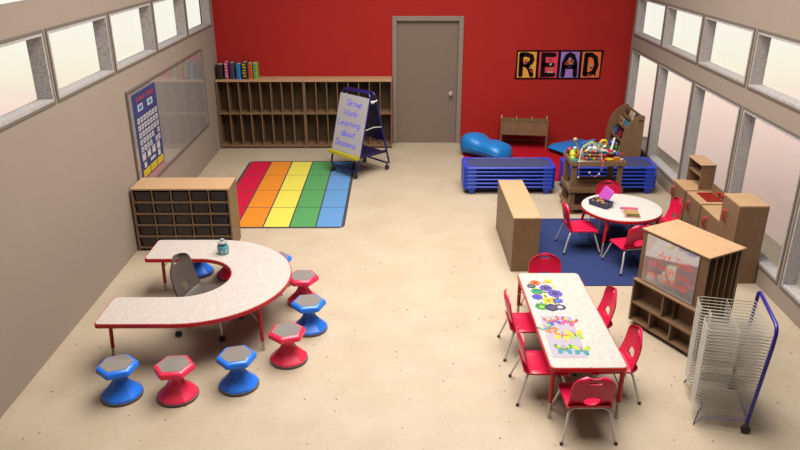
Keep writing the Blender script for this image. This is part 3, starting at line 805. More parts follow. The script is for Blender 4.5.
# flower artwork (flat sheet lying on the table)
ZA = TZ + .0006
fs_ = thing('flower_painting', 'sheet of paper with painted purple, green and orange flowers on the long table', 'painting', (1.268, 5.34, ZA), R(-3))
MB().box(-.125, .125, -.28, .31, 0, .0008).build('paper', M_lamw, fs_)
p = flatMB()
stems = [((-.02, -.2), (.0, .05), (.05, .28)), ((-.08, .1), (.02, -.05), (.07, -.15)), ((.06, -.2), (.05, .0), (.1, .2)), ((-.05, .0), (-.02, -.12), (-.07, -.2))]
for i, st in enumerate(stems): p.use(K['yellow' if i % 2 == 0 else 'lime']).stroke(st, .016, .0011)
for i in range(26):
    p.use(K[['slate', 'sky', 'green', 'yellow', 'purple'][i % 5]]); x, y = random.uniform(-.1, .1), random.uniform(-.24, .2)
    p.disc(x, y, .022, .0012 + i * 1e-5, 8, .008, rot=random.uniform(0, 3))
fl_ = [(-.06, .235, .042, 'orange', 'red'), (.02, .14, .048, 'purple', 'charcoal'), (.085, .04, .055, 'purple', 'navy'), (-.065, .07, .045, 'green', 'teal'), (-.075, -.03, .042, 'purple', 'blue'),
       (.01, -.09, .04, 'yellow', 'orange'), (-.06, -.2, .046, 'green', 'lime'), (.02, -.21, .05, 'navy', 'slate'), (.09, -.2, .042, 'slate', 'white'), (.09, -.09, .036, 'purple', 'sky'), (-.1, .17, .034, 'slate', 'green'), (.06, .27, .03, 'yellow', 'lime')]
for i, (x, y, r, ca, cb) in enumerate(fl_):
    r *= 1.2
    z = .0016 + i * 8e-5
    for q in range(8):
        a = q * PI / 4; p.use(K[ca]).disc(x + r * .58 * math.cos(a), y + r * .58 * math.sin(a) * 1.15, r * .42, z + (q % 2) * 2e-5, 8)
    p.use(K[cb]).disc(x, y, r * .42, z + 4e-5, 10)
for i in range(22):
    x, y = random.uniform(-.10, .09), random.uniform(-.25, .26); a = random.uniform(0, 6.3)
    p.use(K[['charcoal', 'slate', 'green', 'blue', 'yellow', 'teal'][i % 6]]).stroke([(x, y), (x + .02 * math.cos(a), y + .02 * math.sin(a)), (x + .035 * math.cos(a + .5), y + .035 * math.sin(a + .5))], .005, .0030 + i * 2e-5)
p.build('painted_flowers', parent=fs_)
bs = thing('butterfly_sheet', 'pale lavender sheet with seven colourful butterflies on the long table', 'artwork', (1.268, 4.685, ZA), R(-2))
MB().box(-.125, .125, -.30, .305, 0, .0008).build('paper', K['lav'], bs)
p = flatMB()
for i, (x, y, a, ca, cb) in enumerate(((-.03, .22, .3, 'rose', 'purple'), (.085, .215, -.4, 'rose', 'pink'), (-.085, .11, .7, 'teal', 'orange'), (.0, .005, -.2, 'orange', 'yellow'), (.1, .02, .1, 'yellow', 'lime'), (-.02, -.19, .0, 'green', 'teal'), (.105, -.2, -.1, 'lime', 'teal'))):
    Mb = Matrix.Translation((x, y, .0012 + i * 4e-5)) @ Matrix.Rotation(a, 4, 'Z')
    for s in (-1, 1):
        p.use(K[ca]).poly([(s * .004, .004), (s * .055, .078), (s * .07, .048), (s * .055, .01), (s * .02, -.002)][::s], 0, Mb)
        p.use(K[cb]).poly([(s * .004, 0), (s * .052, -.006), (s * .05, -.058), (s * .024, -.064)][::s], 1e-5, Mb)
        p.use(K['yellow']).disc(s * .036, .036, .012, 2e-5, 8, .016, Mb)
    p.use(K['brown']).disc(0, 0, .006, 3e-5, 8, .032, Mb)
    p.stroke([(0, .03), (.012, .06)], .003, 3e-5, Mb); p.stroke([(0, .03), (-.012, .06)], .003, 3e-5, Mb)
p.build('butterflies', parent=bs)

# ================================================================== LOW DIVIDER SHELF
ds = thing('divider_shelf', 'low wooden divider shelf with plain back standing left of the blue rug', 'shelf', (1.343, 7.33, 0))
hw, hd, h = .143, .605, .612
MB().box(-hw, hw, -hd, hd, h - .02, h).build('top_panel', M_wood, ds, bevel=.004)
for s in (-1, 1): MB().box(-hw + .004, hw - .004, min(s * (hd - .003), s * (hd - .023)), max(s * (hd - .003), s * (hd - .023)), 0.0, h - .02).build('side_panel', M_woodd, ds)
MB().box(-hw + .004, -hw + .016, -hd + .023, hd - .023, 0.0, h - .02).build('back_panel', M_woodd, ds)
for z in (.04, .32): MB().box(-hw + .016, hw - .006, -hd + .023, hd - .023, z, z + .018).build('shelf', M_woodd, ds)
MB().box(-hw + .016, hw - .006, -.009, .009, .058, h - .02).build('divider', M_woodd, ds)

# ================================================================== COTS
def make_cot(label, group, loc, feet):
    t = thing('rest_cot', label, 'cot', loc, 0, group)
    L, W = .625, .245
    # end pieces with chamfered corners
    for s in (-1, 1):
        b = MB()
        outer = rrect(-.10, .10, -W, W, .05, 5)
        pl = []
        xo, xi = s * L, s * (L - .15)
        b.loft([[(s * (L - .02) , -W + .04, 0), (s * (L - .02), W - .04, 0), (s * (L - .14), W - .012, 0), (s * (L - .14), -W + .012, 0)],
                [(s * L, -W + .05, .012), (s * L, W - .05, .012), (s * (L - .15), W, .012), (s * (L - .15), -W, .012)],
                [(s * L, -W + .05, .046), (s * L, W - .05, .046), (s * (L - .15), W, .046), (s * (L - .15), -W, .046)]] if False else
               [[(s * x, y, z) for x, y in ((L - .17 + q, -W + q), (L - .05, -W + q), (L - q, -W + .05), (L - q, W - .05), (L - .05, W - q), (L - .17 + q, W - q), (L - .17 + q, W - .045), (L - .055, W - .09), (L - .055, -W + .09), (L - .17 + q, -W + .045))] for z, q in ((.0, .010), (.010, .0), (.042, .0), (.052, .006))])
        b.build('end_piece', M_blue, t, smooth=30)
    for s in (-1, 1):
        MB().tube([(-L + .16, s * (W - .018), .036), (L - .16, s * (W - .018), .036)], .0155, 10).build('side_rail', M_blue, t, smooth=50)
    b = MB(); b.prism([(-L + .16, -W + .012), (L - .16, -W + .012), (L - .056, -W + .09), (L - .056, W - .09), (L - .16, W - .012), (-L + .16, W - .012), (-L + .056, W - .09), (-L + .056, -W + .09)], .040, .046)
    b.build('bed_fabric', M_bluefab, t)
    if feet:
        for sx in (-1, 1):
            for sy in (-1, 1):
                MB().loft([rr_ for rr_ in [[(sx * (L - .115) + .035 * x, sy * (W - .055) + .03 * y, 0) for x, y in ((-1, -1), (1, -1), (1, 1), (-1, 1))], [(sx * (L - .11) + .05 * x, sy * (W - .05) + .042 * y, .075) for x, y in ((-1, -1), (1, -1), (1, 1), (-1, 1))]]]).build('foot', M_blue, t, bevel=.008)
    return t
names = ['bottom', 'fifth', 'fourth', 'third', 'second', 'top']
for cx, cy, wh, grp in ((1.54, 9.36, 'in the stack before the blue beanbag', 'left stack of blue cots'), (2.925, 9.36, 'in the stack behind the toy cart', 'right stack of blue cots')):
    first = None
    for k in range(6):
        lab = 'blue rest cot, %s %s' % ('topmost' if k == 5 else 'lowest' if k == 0 else names[k] + ' from the top', wh)
        z = .066 + k * .0535
        if k == 0:
            c0 = make_cot(lab, grp, (cx, cy, z), False)
            for sx in (-1, 1):
                for sy in (-1, 1):
                    MB().loft([[(sx * .51 + .034 * x, sy * .19 + .03 * y, -.066) for x, y in ((-1, -1), (1, -1), (1, 1), (-1, 1))], [(sx * .515 + .05 * x, sy * .192 + .042 * y, .004) for x, y in ((-1, -1), (1, -1), (1, 1), (-1, 1))]]).build('foot', M_blue, c0, bevel=.008)
        elif k == 1:
            first = make_cot(lab, grp, (cx, cy, z), False)
        else: dup(first, (cx, cy, z), 0, lab, grp)

# ================================================================== READING CORNER
# beanbag
bb = thing('beanbag_cushion', 'bright blue beanbag lying on the red rug by the door', 'beanbag', (1.42, 10.88, .0105), R(-42))
bb.scale = (.92, 1, 1)
b = MB(); rings = []; nn = 28
prof_x = [(-.47, .02, .6), (-.455, .10, .75), (-.40, .185, .95), (-.30, .225, 1.0), (-.16, .235, 1.0), (-.06, .205, .88), (.02, .20, .80), (.12, .22, .84), (.26, .23, .80), (.37, .22, .72), (.43, .17, .58), (.46, .06, .40), (.465, .01, .32)]
for x, hw_, hh in prof_x:
    hz_ = .17 * hh
    rings.append([(x, hw_ * math.copysign(abs(math.cos(a)) ** .75, math.cos(a)), hz_ + (hz_ * math.copysign(abs(math.sin(a)) ** .8, math.sin(a))) * min(1, hw_ / .17)) for a in [2 * PI * k / nn for k in range(nn)]])
b.loft(rings); b.build('bag_body', M_bright, bb, smooth=70)
MB().tube([(x, hw_ * 1.004, .17 * hh) for x, hw_, hh in prof_x] + [(x, -hw_ * 1.004, .17 * hh) for x, hw_, hh in prof_x[::-1]], .006, 6, closed=True).build('seam_piping', M_mat2, bb, smooth=60)

cs2 = thing('floor_cushion', 'flat bright blue floor cushion with pointed corners behind the toy cart', 'cushion', (2.945, 11.12, .0105), R(32))
b = MB(); rings = []
n = 40; sq = []
for i in range(n):
    a = 2 * PI * i / n + PI / 4; c_, s_ = math.cos(a), math.sin(a); p_ = .32
    sq.append((.40 * math.copysign(abs(c_) ** p_, c_), .34 * math.copysign(abs(s_) ** p_, s_)))
for s, zz in [(0.0, .02), (.7, .0), (.93, .25), (1.0, .5), (.95, .66), (.8, .82), (.5, .97), (.02, 1.0)]:
    rings.append([(x * s, y * s, .15 * zz) for x, y in sq])
b.loft(rings); b.build('cushion_body', M_mat2, cs2, smooth=70)
MB().tube([(x * 1.004, y * 1.004, .075) for x, y in sq], .005, 6, closed=True).build('seam_piping', M_bright, cs2, smooth=60)

# big-book bin on legs
bk = thing('book_bin', 'wooden book browser bin with three compartments against the red wall', 'book bin', (2.11, 11.44, .0105), R(-8))
hw = .37
for s in (-1, 1):
    b = MB(); prof = [(-.145, 0), (-.09, 0), (-.08, .20), (.08, .20), (.09, 0), (.145, 0), (.145, .44), (.15, .50), (.12, .50), (.08, .455), (-.06, .44), (-.11, .47), (-.15, .49), (-.15, .45)]
    MM = Matrix.Translation((s * hw - .011, 0, 0)) @ Matrix(((0, 0, 1, 0), (1, 0, 0, 0), (0, 1, 0, 0), (0, 0, 0, 1)))
    b.prism(prof, 0, .022, MM); b.build('side_panel', M_cart, bk)
MB().box(-hw + .011, hw - .011, -.142, -.126, .235, .435).build('front_panel', M_cart, bk)
MB().box(-hw + .011, hw - .011, .126, .142, .22, .45).build('back_panel', M_cart, bk)
MB().box(-hw + .011, hw - .011, -.126, .126, .222, .236).build('bottom_panel', M_cart, bk)
for x in (-.125, .125):
    b = MB(); MM = Matrix.Translation((x - .007, 0, 0)) @ Matrix(((0, 0, 1, 0), (1, 0, 0, 0), (0, 1, 0, 0), (0, 0, 0, 1)))
    b.prism([(-.126, .236), (.126, .236), (.126, .49), (.1, .49), (.05, .44), (-.06, .43), (-.126, .475)], 0, .014, MM); b.build('divider', M_cart, bk)
MB().box(-hw + .011, hw - .011, .09, .108, .075, .095).build('stretcher', M_cart, bk)

# curved bookcase in the right corner
bc = thing('curved_bookcase', 'wooden display bookcase with arched sides in the right back corner', 'bookcase', (3.27, 10.375, .0))
prof = [(0, 0), (.31, 0), (.31, .875), (.285, .885)] + [(.30 - .29 * math.sin(a), .50 + .385 * math.cos(a)) for a in [.12, .25, .4, .55, .7, .85, 1.0, 1.15, 1.3, 1.45]] + [(.0, .46)]
for s in (-1, 1):
    b = MB(); MM = Matrix.Translation((0, s * .375 + .011, 0)) @ Matrix(((1, 0, 0, 0), (0, 0, -1, 0), (0, 1, 0, 0), (0, 0, 0, 1)))
    b.prism(prof, 0, .022, MM); so = b.build('side_panel', M_cart, bc)
    if s < 0: MB().box(.225, .285, -.3895, -.3865, .800, .822).build('hand_slot', M_dark, so, bevel=.001)
MB().box(.292, .308, -.364, .364, .02, .86).build('back_panel', M_cart, bc)
# tiers: sloped back rests with scalloped front lips
tiers = [(.02, .04), (.03, .25), (.07, .44), (.15, .60), (.215, .73)]
for i, (x, z) in enumerate(tiers):
    t_ = MB(); t_.box(x, .292, -.364, .364, z, z + .014); sh_ = t_.build('shelf', M_cart, bc)
    if i >= 1:
        pts = [(-.364, 0), (.364, 0)] + [(y, .045 + .018 * math.cos(y * 2 * PI / .243)) for y in [.364 - .0182 * k for k in range(41)]]
        MM = Matrix.Translation((x, 0, z)) @ Matrix(((0, 0, 1, 0), (1, 0, 0, 0), (0, 1, 0, 0), (0, 0, 0, 1)))
        MB().prism(pts, -.012, 0, MM).build('scalloped_lip', M_cart, sh_)
bkc = {1: [('lime', 'green'), ('charcoal', 'lime'), ('maroon', 'red')], 2: [('blue', 'teal'), ('maroon', 'red'), ('navy', 'sky')], 3: [('tan', 'brown'), ('teal', 'sky'), ('beige', 'brown')], 4: [('charcoal', 'tan'), ('white', 'beige'), ('brown', 'charcoal')]}
tn = {1: 'second lowest', 2: 'middle', 3: 'second highest', 4: 'top'}; pn = ['nearest us', 'in the middle', 'farthest from us']
CNm = dict(lime='lime green', charcoal='charcoal', maroon='maroon', blue='blue', navy='navy', tan='tan', teal='teal', beige='beige', white='white', brown='brown')
for i in (1, 2, 3, 4):
    x, z = tiers[i]
    for q, (ca, cb) in enumerate(bkc[i]):
        y = -.235 + q * .235
        o = thing('display_book', '%s book on the %s tier of the curved bookcase, %s' % (CNm[ca], tn[i], pn[q]), 'book', (3.27 + x + .012, 10.375 + y, z + .0145), 0, 'books in the curved bookcase')
        hgt = {1: .135, 2: .125, 3: .105, 4: .11}[i]
        MM = Matrix.Rotation(R(14), 4, 'Y')
        MB().box(0, .012, -.095, .095, .003, hgt, MM).build('cover', K[ca], o)
        p = flatMB(); p.use(K[cb]).box(-.001, 0, -.07, .07, hgt * .3, hgt * .62, MM); p.box(-.001, 0, -.04, .05, hgt * .72, hgt * .86, MM); p.build('cover_picture', parent=o)

# ================================================================== TOY CART AND TOYS
CT = (2.50, 8.60)
ct = thing('toy_cart', 'three tier wooden cart heaped with toys behind the round table', 'cart', (CT[0], CT[1], 0))
hx, hy, hz = .325, .225, .695
for sx in (-1, 1):
    for sy in (-1, 1): MB().box(sx * .285 - .034, sx * .285 + .034, sy * .19 - .022, sy * .19 + .022, .03 if False else 0, hz - .02).build('leg', M_cart, ct, bevel=.004)
for nm, z, hgt in (('top_tray', hz - .047, .052), ('middle_tray', .30, .055), ('lower_tray', .07, .055)):
    b = MB(); b.box(-hx, hx, -hy, hy, z, z + .012)
    for (a, c, e, g) in ((-hx, hx, -hy - .012, -hy), (-hx, hx, hy, hy + .012), (-hx - .012, -hx, -hy - .012, hy + .012), (hx, hx + .012, -hy - .012, hy + .012)): b.box(a, c, e, g, z - .004, z + hgt)
    b.build(nm, M_cart, ct)
    if nm == 'top_tray': pass
Z0 = hz - .047 + .0125
def toy(name, label, cat, dx, dy, dz=0, rz=0):
    return thing(name, label, cat, (CT[0] + dx, CT[1] + dy, Z0 + dz), R(rz))
t = toy('abacus', 'white framed bead abacus standing at the left of the toy cart', 'abacus', -.075, -.135, 0, -8)
b = MB(); b.tube([(-.14, 0, .012), (-.115, .015, .17), (-.06, .02, .215), (0, .024, .24), (.05, .02, .215), (.10, .015, .175), (.14, 0, .012)], .012, 8); b.box(-.16, .16, -.03, .03, 0, .014); b.build('frame', K['white'], t, smooth=50)
MB().tube([(-.115, .015, .185), (-.06, .02, .232), (0, .024, .258), (.05, .02, .232), (.10, .015, .19)], .012, 8).build('top_trim', K['lime'], t, smooth=50)
for r_, (zz, hl) in enumerate(((.05, .118), (.095, .112), (.14, .106))):
    b = MB()
    b.use(M_silver).tube([(-hl, .006, zz), (hl, .006, zz)], .003, 6)
    for q in range(7):
        b.use(K[['red', 'orange', 'blue', 'green', 'yellow', 'red', 'teal'][(q + r_ * 2) % 7]]).tube([(-hl + .02 + q * .030, .006, zz), (-hl + .046 + q * .030, .006, zz)], .017, 10)
    b.build('bead_row', parent=t, smooth=40)
t = toy('bead_maze', 'lime and yellow caterpillar toy at the left end of the toy cart', 'toy', -.28, -.015, 0.002, 2)
for i in range(5):
    b = MB().use(K[['lime', 'yellow', 'lime', 'green', 'yellow'][i]]); b.ball((-.02 + .012 * i, -.09 + .05 * i, .04 + .05 * math.sin(i * .8)), .04, 12); b.build('body_segment', parent=t, smooth=70)
o = MB().ball((0, 0, .04), .038, 14).build('ball', K['red'], smooth=70, loc=(CT[0] - .27, CT[1] + .185, Z0 + .03)); tag(o, 'small red ball at the back left corner of the toy cart', 'ball')
t = toy('wooden_mallet', 'beige round headed mallet sticking up behind the abacus', 'mallet', -.19, .10, 0, 0)
MB().tube([(.05, 0, .005), (-.03, .02, .2)], .009, 8).build('handle', K['beige'], t, smooth=50); MB().ball((-.036, .022, .222), .03, 12).build('head', K['beige'], t, smooth=70)
t = toy('toy_helicopter', 'blue toy helicopter lying at the back of the toy cart', 'toy helicopter', -.05, .155, .06, 8)
MB().ball((0, 0, .06), .07, 14, (1.3, .8, .8)).build('cabin', K['blue'], t, smooth=70); MB().tube([(.06, 0, .075), (.19, .03, .10)], .018, 8).build('tail_boom', K['blue'], t, smooth=50)
MB().box(-.13, .13, -.014, .014, .128, .136, Matrix.Rotation(.5, 4, 'Z')).build('rotor', K['sky'], t); MB().tube([(0, 0, .11), (0, 0, .136)], .01, 8).build('mast', K['orange'], t)
MB().box(-.06, .06, -.035, .035, -.06, .012).build('landing_base', K['white'], t)
t = toy('toy_rattle', 'white and red toy with round white pieces in the middle of the toy cart', 'toy', -.045, .015, 0, 0)
for i in range(5): MB().ball((-.04 + .03 * i, .02 * math.sin(i * 2), .10 + .03 * (i % 2)), .034, 12).build('bead', K['white' if i != 2 else 'green'], t, smooth=70)
MB().box(-.07, .09, -.05, .05, 0, .075).build('base_block', K['red'], t, bevel=.01)
t = toy('toy_truck', 'red toy truck with a white and blue panel right of the cart middle', 'toy truck', .14, -.045, .0, 5)
MB().box(-.085, .085, -.04, .04, .025, .085).build('body', K['red'], t, bevel=.008); MB().box(.0, .075, -.036, .036, .0855, .14).build('cab', K['red'], t, bevel=.01)
b = MB().use(K['white']); b.box(-.08, -.005, -.035, .035, .0855, .135); b.use(K['blue']); b.box(-.07, -.015, -.037, -.035, .095, .125); b.build('cargo_panel', parent=t)
for sx in (-1, 1):
    for sy in (-1, 1): MB().tube([(sx * .05, sy * .030, .026), (sx * .05, sy * .048, .026)], .026, 14).build('wheel', M_dark, t, smooth=40)
t = toy('yellow_duck', 'yellow ring shaped toy standing at the right back of the toy cart', 'toy', .145, .155, 0, 0)
MB().tube([(.04 * math.cos(a), -.01, .165 + .04 * math.sin(a)) for a in [2 * PI * k / 16 for k in range(16)]], .018, 10, closed=True).build('ring', K['yellow'], t, smooth=60)
MB().ball((0, 0, .065), .065, 14, (1, .8, 1)).build('body', K['yellow'], t, smooth=70); MB().tube([(0, 0, .11), (0, 0, .15)], .018, 8).build('neck', K['orange'], t)
o = MB().ball((0, 0, .045), .045, 14).build('ball', K['blue'], smooth=70, loc=(CT[0] + .268, CT[1] + .17, Z0 + .12)); tag(o, 'dark blue ball resting high at the right end of the toy cart', 'ball')
o = MB().box(-.05, .05, -.05, .05, 0, .1185).build('building_block', K['green'], bevel=.006, loc=(CT[0] + .268, CT[1] + .17, Z0)); tag(o, 'green block under the dark blue ball in the toy cart', 'block')
t = toy('toy_shovel', 'long white toy scoop lying diagonally at the right of the toy cart', 'scoop', .225, .03, .09, 66)
MB().tube([(-.10, 0, .03), (.14, 0, .14)], .014, 8).build('handle', K['white'], t, smooth=50); MB().lathe([(.015, .0), (.05, .012), (.062, .04), (.056, .04), (.044, .018), (.01, .008)], 16, Matrix.Translation((-.13, 0, .005))).build('scoop_bowl', K['white'], t, smooth=50)
o = MB().lathe([(.028, 0), (.05, .03), (.056, .055), (.052, .055), (.045, .034), (.022, .008)], 20).build('toy_bowl', K['yellow'], smooth=40, loc=(CT[0] + .145, CT[1] - .163, Z0 + .001)); tag(o, 'yellow toy bowl at the front rim of the toy cart', 'bowl')
for i, (dx, dy, cc, lab) in enumerate(((.228, -.185, 'orange', 'orange block at the front of the toy cart beside the yellow bowl'), (.06, -.193, 'red', 'red block at the front rim of the cart next to the abacus'), (.285, -.18, 'beige', 'beige block in the front right corner of the toy cart'),
        (-.285, -.185, 'teal', 'teal block in the front left corner of the toy cart'))):
    o = MB().box(-.032, .032, -.028, .028, 0, .085 - .03 * (i % 2) - .025 * (i == 2)).build('building_block', K[cc], bevel=.006, loc=(CT[0] + dx, CT[1] + dy, Z0), rz=.3 * i); tag(o, lab, 'block')
t = toy('toy_plane', 'small blue and red toy plane at the right end of the toy cart', 'toy plane', .262, -.05, .0, 80)
MB().ball((0, 0, .085), .035, 12, (1.9, 1, 1)).build('fuselage', K['blue'], t, smooth=70); MB().box(-.022, .022, -.085, .085, .085, .095).build('wing', K['red'], t, bevel=.003); MB().box(.05, .07, -.004, .004, .09, .135).build('tail_fin', K['red'], t)
MB().box(-.03, .03, -.02, .02, 0, .055).build('landing_gear', K['green'], t)
for (dx, dy, dz, rz, ca, cb, lab) in ((.205, .095, .0, 20, 'blue', 'sky', 'blue crossed stick toy near the right rear of the toy cart'), (.055, .09, .0, 50, 'sky', 'blue', 'sky blue crossed stick toy behind the red truck'),
        (-.19, .02, .0, 10, 'orange', 'yellow', 'orange crossed stick toy behind the left end of the abacus')):
    t = toy('crossed_stick_toy', lab, 'toy', dx, dy, dz, rz)
    MB().tube([(-.05, 0, .012), (.05, 0, .135)], .0155, 8).build('stick', K[ca], t, smooth=50)
    MB().tube([(.045, .02, .012), (-.045, .02, .13)], .0155, 8).build('stick', K[cb], t, smooth=50)
    MB().ball((.054, 0, .14), .026, 10).build('knob', K[ca], t, smooth=70); MB().ball((-.05, .02, .135), .026, 10).build('knob', K['white'], t, smooth=70)
b = MB()
seq = ['red', 'blue', 'white', 'red', 'blue', 'white', 'red', 'blue', 'red', 'white']
bsn = thing('bead_string', 'string of red, white and blue beads hanging over the front of the toy cart', 'bead string', (CT[0], CT[1] - hy - .012, 0))
pts = [(.045, .02, hz + .022), (.048, -.018, hz + .01), (.045, -.018, hz - .05), (.035, -.018, hz - .105), (.01, -.018, hz - .15), (-.03, -.018, hz - .18), (-.075, -.018, hz - .175), (-.11, -.018, hz - .13)]
MB().tube(pts, .0025, 6).build('cord', K['white'], bsn)
for i, p_ in enumerate(pts[2:]): MB().ball(p_, .014, 10).build('bead', K[seq[i]], bsn, smooth=70)
bs2 = thing('bead_string', 'second short bead string hanging at the left front leg of the toy cart', 'bead string', (CT[0] - .245, CT[1] - hy - .012, 0))
pts = [(0, .02, hz + .022), (0, -.018, hz + .01), (.0, -.018, hz - .07), (.004, -.018, hz - .13), (.002, -.018, hz - .19)]
MB().tube(pts, .0025, 6).build('cord', K['white'], bs2)
for i, p_ in enumerate(pts[2:]): MB().ball(p_, .014, 10).build('bead', K[['red', 'blue', 'white'][i]], bs2, smooth=70)

# ================================================================== ROUND TABLE
RD = (2.54, 7.46)
rt = thing('round_table', 'round white table with red edge on the blue rug', 'table', (RD[0], RD[1], .0105))
MB().lathe([(.435, .432), (.437, .440)], 64).build('tabletop', M_lamw, rt)
MB().lathe([(.438, .404), (.443, .410), (.443, .434), (.438, .4385), (.43, .4385)], 64).build('edge_band', M_rim, rt, smooth=40)
for a in (53, 143, 233, 323):
    table_leg(rt, .47 * math.cos(R(a)), .47 * math.sin(R(a)), .405, .17, .016, dx=.065 * math.cos(R(a)), dy=.065 * math.sin(R(a)))
b = MB()
for a in (53, 143, 233, 323): b.tube([(.42 * math.cos(R(a)), .42 * math.sin(R(a)), .25), (.22 * math.cos(R(a)), .22 * math.sin(R(a)), .404)], .005, 6)
b.build('leg_brace', M_silver, rt, smooth=50)
RZ = .4515
lb = thing('lunch_box', 'open navy lunch box with food and a magenta lid on the round table', 'lunch box', (2.315, 7.50, RZ), R(-50))
MB().openbox(-.105, .105, -.065, .065, 0, .05, .006, .008).build('box_body', K['navy'], lb)
MB().box(-.003, .003, -.056, .056, .008, .046).build('partition', K['navy'], lb)
b = MB()
for i in range(12): b.use(K[['tan', 'brown', 'beige', 'orange'][i % 4]]).ball((-.075 + .031 * (i % 5) + .015 * (i % 2), -.03 + .03 * (i // 5), .030 + .008 * (i % 3)), .019, 8)
b.build('food', parent=lb, smooth=60); lb.scale = (1.12, 1.15, 1.2)
MM = Matrix.Translation((-.035, .072, .03)) @ Matrix.Rotation(R(62), 4, 'X') @ Matrix.Rotation(R(-18), 4, 'Z')
MB().prism(rrect(-.065, .065, 0, .13, .015), 0, .008, MM).build('lid', K['mag'], lb, bevel=.003)
sb = thing('sandwich_bag', 'clear zip bag with a sandwich and pink seal on the round table', 'food bag', (2.585, 7.27, RZ), R(-8))
MB().prism(rrect(-.088, .088, -.16, .13, .015), 0, .004).build('bag_film', C('bag_film', (240, 196, 196), .15), sb)
b = MB().use(K['tan']); b.prism([(-.07, -.14), (.07, -.14), (.07, .04), (-.07, .04)], .004, .018); b.use(K['lime']).prism([(-.076, -.13), (.068, -.145), (.074, .05), (-.064, .04)], .018, .024); b.use(K['pink']).prism([(-.065, -.135), (.072, -.13), (.06, .042), (-.06, .046)], .024, .030); b.use(K['tan']).prism([(-.066, -.142), (.066, -.136), (.064, -.01), (-.05, .0)], .030, .044)
b.build('sandwich', parent=sb)
MB().box(-.095, .095, .10, .15, .0045, .011).build('zip_seal', K['pink'], sb)

# ================================================================== PLAY KITCHEN (fronts face -x)
KX0, KX1 = 3.358, 3.672
def handle(parent, y, z, x=-.0, L=.11):
    for dy in (-.016, .018):
        b = MB(); b.tube([(x, y + dy, z - L / 2), (x - .028, y + dy, z - L / 2 + .008), (x - .03, y + dy, z), (x - .028, y + dy, z + L / 2 - .008), (x, y + dy, z + L / 2)], .0065, 8)
        b.build('handle', K['red'], parent, smooth=50)
def kunit(name, label, y0, y1, h, kx1=KX1, kx0=KX0, doorspan=None):
    t = thing(name, label, 'play kitchen', (kx0, (y0 + y1) / 2, 0), 0, 'wooden play kitchen units')
    hw = (y1 - y0) / 2 - .003; dp = kx1 - kx0
    b = MB(); b.box(.012, dp, -hw, hw, 0, h - .018); b.build('body', M_cart, t)
    MB().box(0, dp, -hw, hw, h - .018, h).build('top_panel', M_wood, t, bevel=.003)
    d_ = MB().box(0, .0115, -hw + .006, hw - .006, .03, h - .022).build('door', M_cart, t, bevel=.002)
    return t, d_, hw, dp
t, d_, hw, dp = kunit('play_cupboard', 'wooden play cupboard with a small open hutch on top, farthest kitchen unit', 7.735, 8.135, .55)
handle(d_, .12, .43)
hx0, hx1 = dp - .165, dp
hz0, hz1 = .5505, .84
for (a, c, e, g, i, k_) in ((hx0, hx1, -hw + .01, -hw + .024, hz0, hz1), (hx0, hx1, hw - .024, hw - .01, hz0, hz1)):
    MB().box(a, c, e, g, i, k_).build('hutch_side', M_cart, t)
MB().box(hx1 - .012, hx1, -hw + .024, hw - .024, hz0, hz1).build('hutch_back', M_cart, t)
MB().box(hx0 + .004, hx1 - .012, -hw + .024, hw - .024, .70, .712).build('hutch_shelf', M_cart, t)
MB().box(hx0 - .015, hx1, -hw, hw, hz1, hz1 + .014).build('hutch_top', M_wood, t, bevel=.003)
t, d_, hw, dp = kunit('play_sink', 'wooden play sink with a red basin and red taps', 7.31, 7.73, .54, kx0=3.366, kx1=3.66)
handle(d_, .07, .41)
b = MB(); b.loft([[(x_, y_, z_) for x_, y_ in ((.09, -.15), (.27, -.15), (.27, .15), (.09, .15))] for z_ in (.5402, .546)] + [[(x_, y_, z_) for x_, y_ in ((.105, -.135), (.255, -.135), (.255, .135), (.105, .135))] for z_ in (.546, .5415)])
b.build('basin', C('basin_red', (170, 36, 26), .35), t)
MB().box(dp - .014, dp, -hw, hw - .01, .54, .64).build('splashback', M_cart, t)
for y, z in ((-.03, .595), (-.12, .595)):
    b = MB(); b.tube([(dp - .014, y, z), (dp - .045, y, z)], .018, 12); b.tube([(dp - .04, y - .02, z), (dp - .04, y + .02, z)], .008, 8); b.build('tap', K['red'], t, smooth=50)
t, d_, hw, dp = kunit('play_stove', 'low wooden play stove between the sink and the tall fridge', 6.83, 7.305, .53, kx0=3.37, kx1=3.65)
handle(d_, .06, .40)
b = MB(); prf = [(-hw, .53), (hw, .53), (hw, .64), (-hw, .64)]
b.prism(prf, 0, .014, Matrix.Translation((dp - .014, 0, 0)) @ Matrix(((0, 0, 1, 0), (1, 0, 0, 0), (0, 1, 0, 0), (0, 0, 0, 1)))); b.build('splashback', M_cart, t)
t, d_, hw, dp = kunit('play_fridge', 'tall wooden play fridge, nearest kitchen unit behind the art cabinet', 6.435, 6.82, .845, kx1=3.645, kx0=3.356)
handle(d_, .055, .655, L=.12)
MB().box(-.001, .0, -hw + .006, hw - .006, .40, .403).build('door_gap', M_dark, d_)

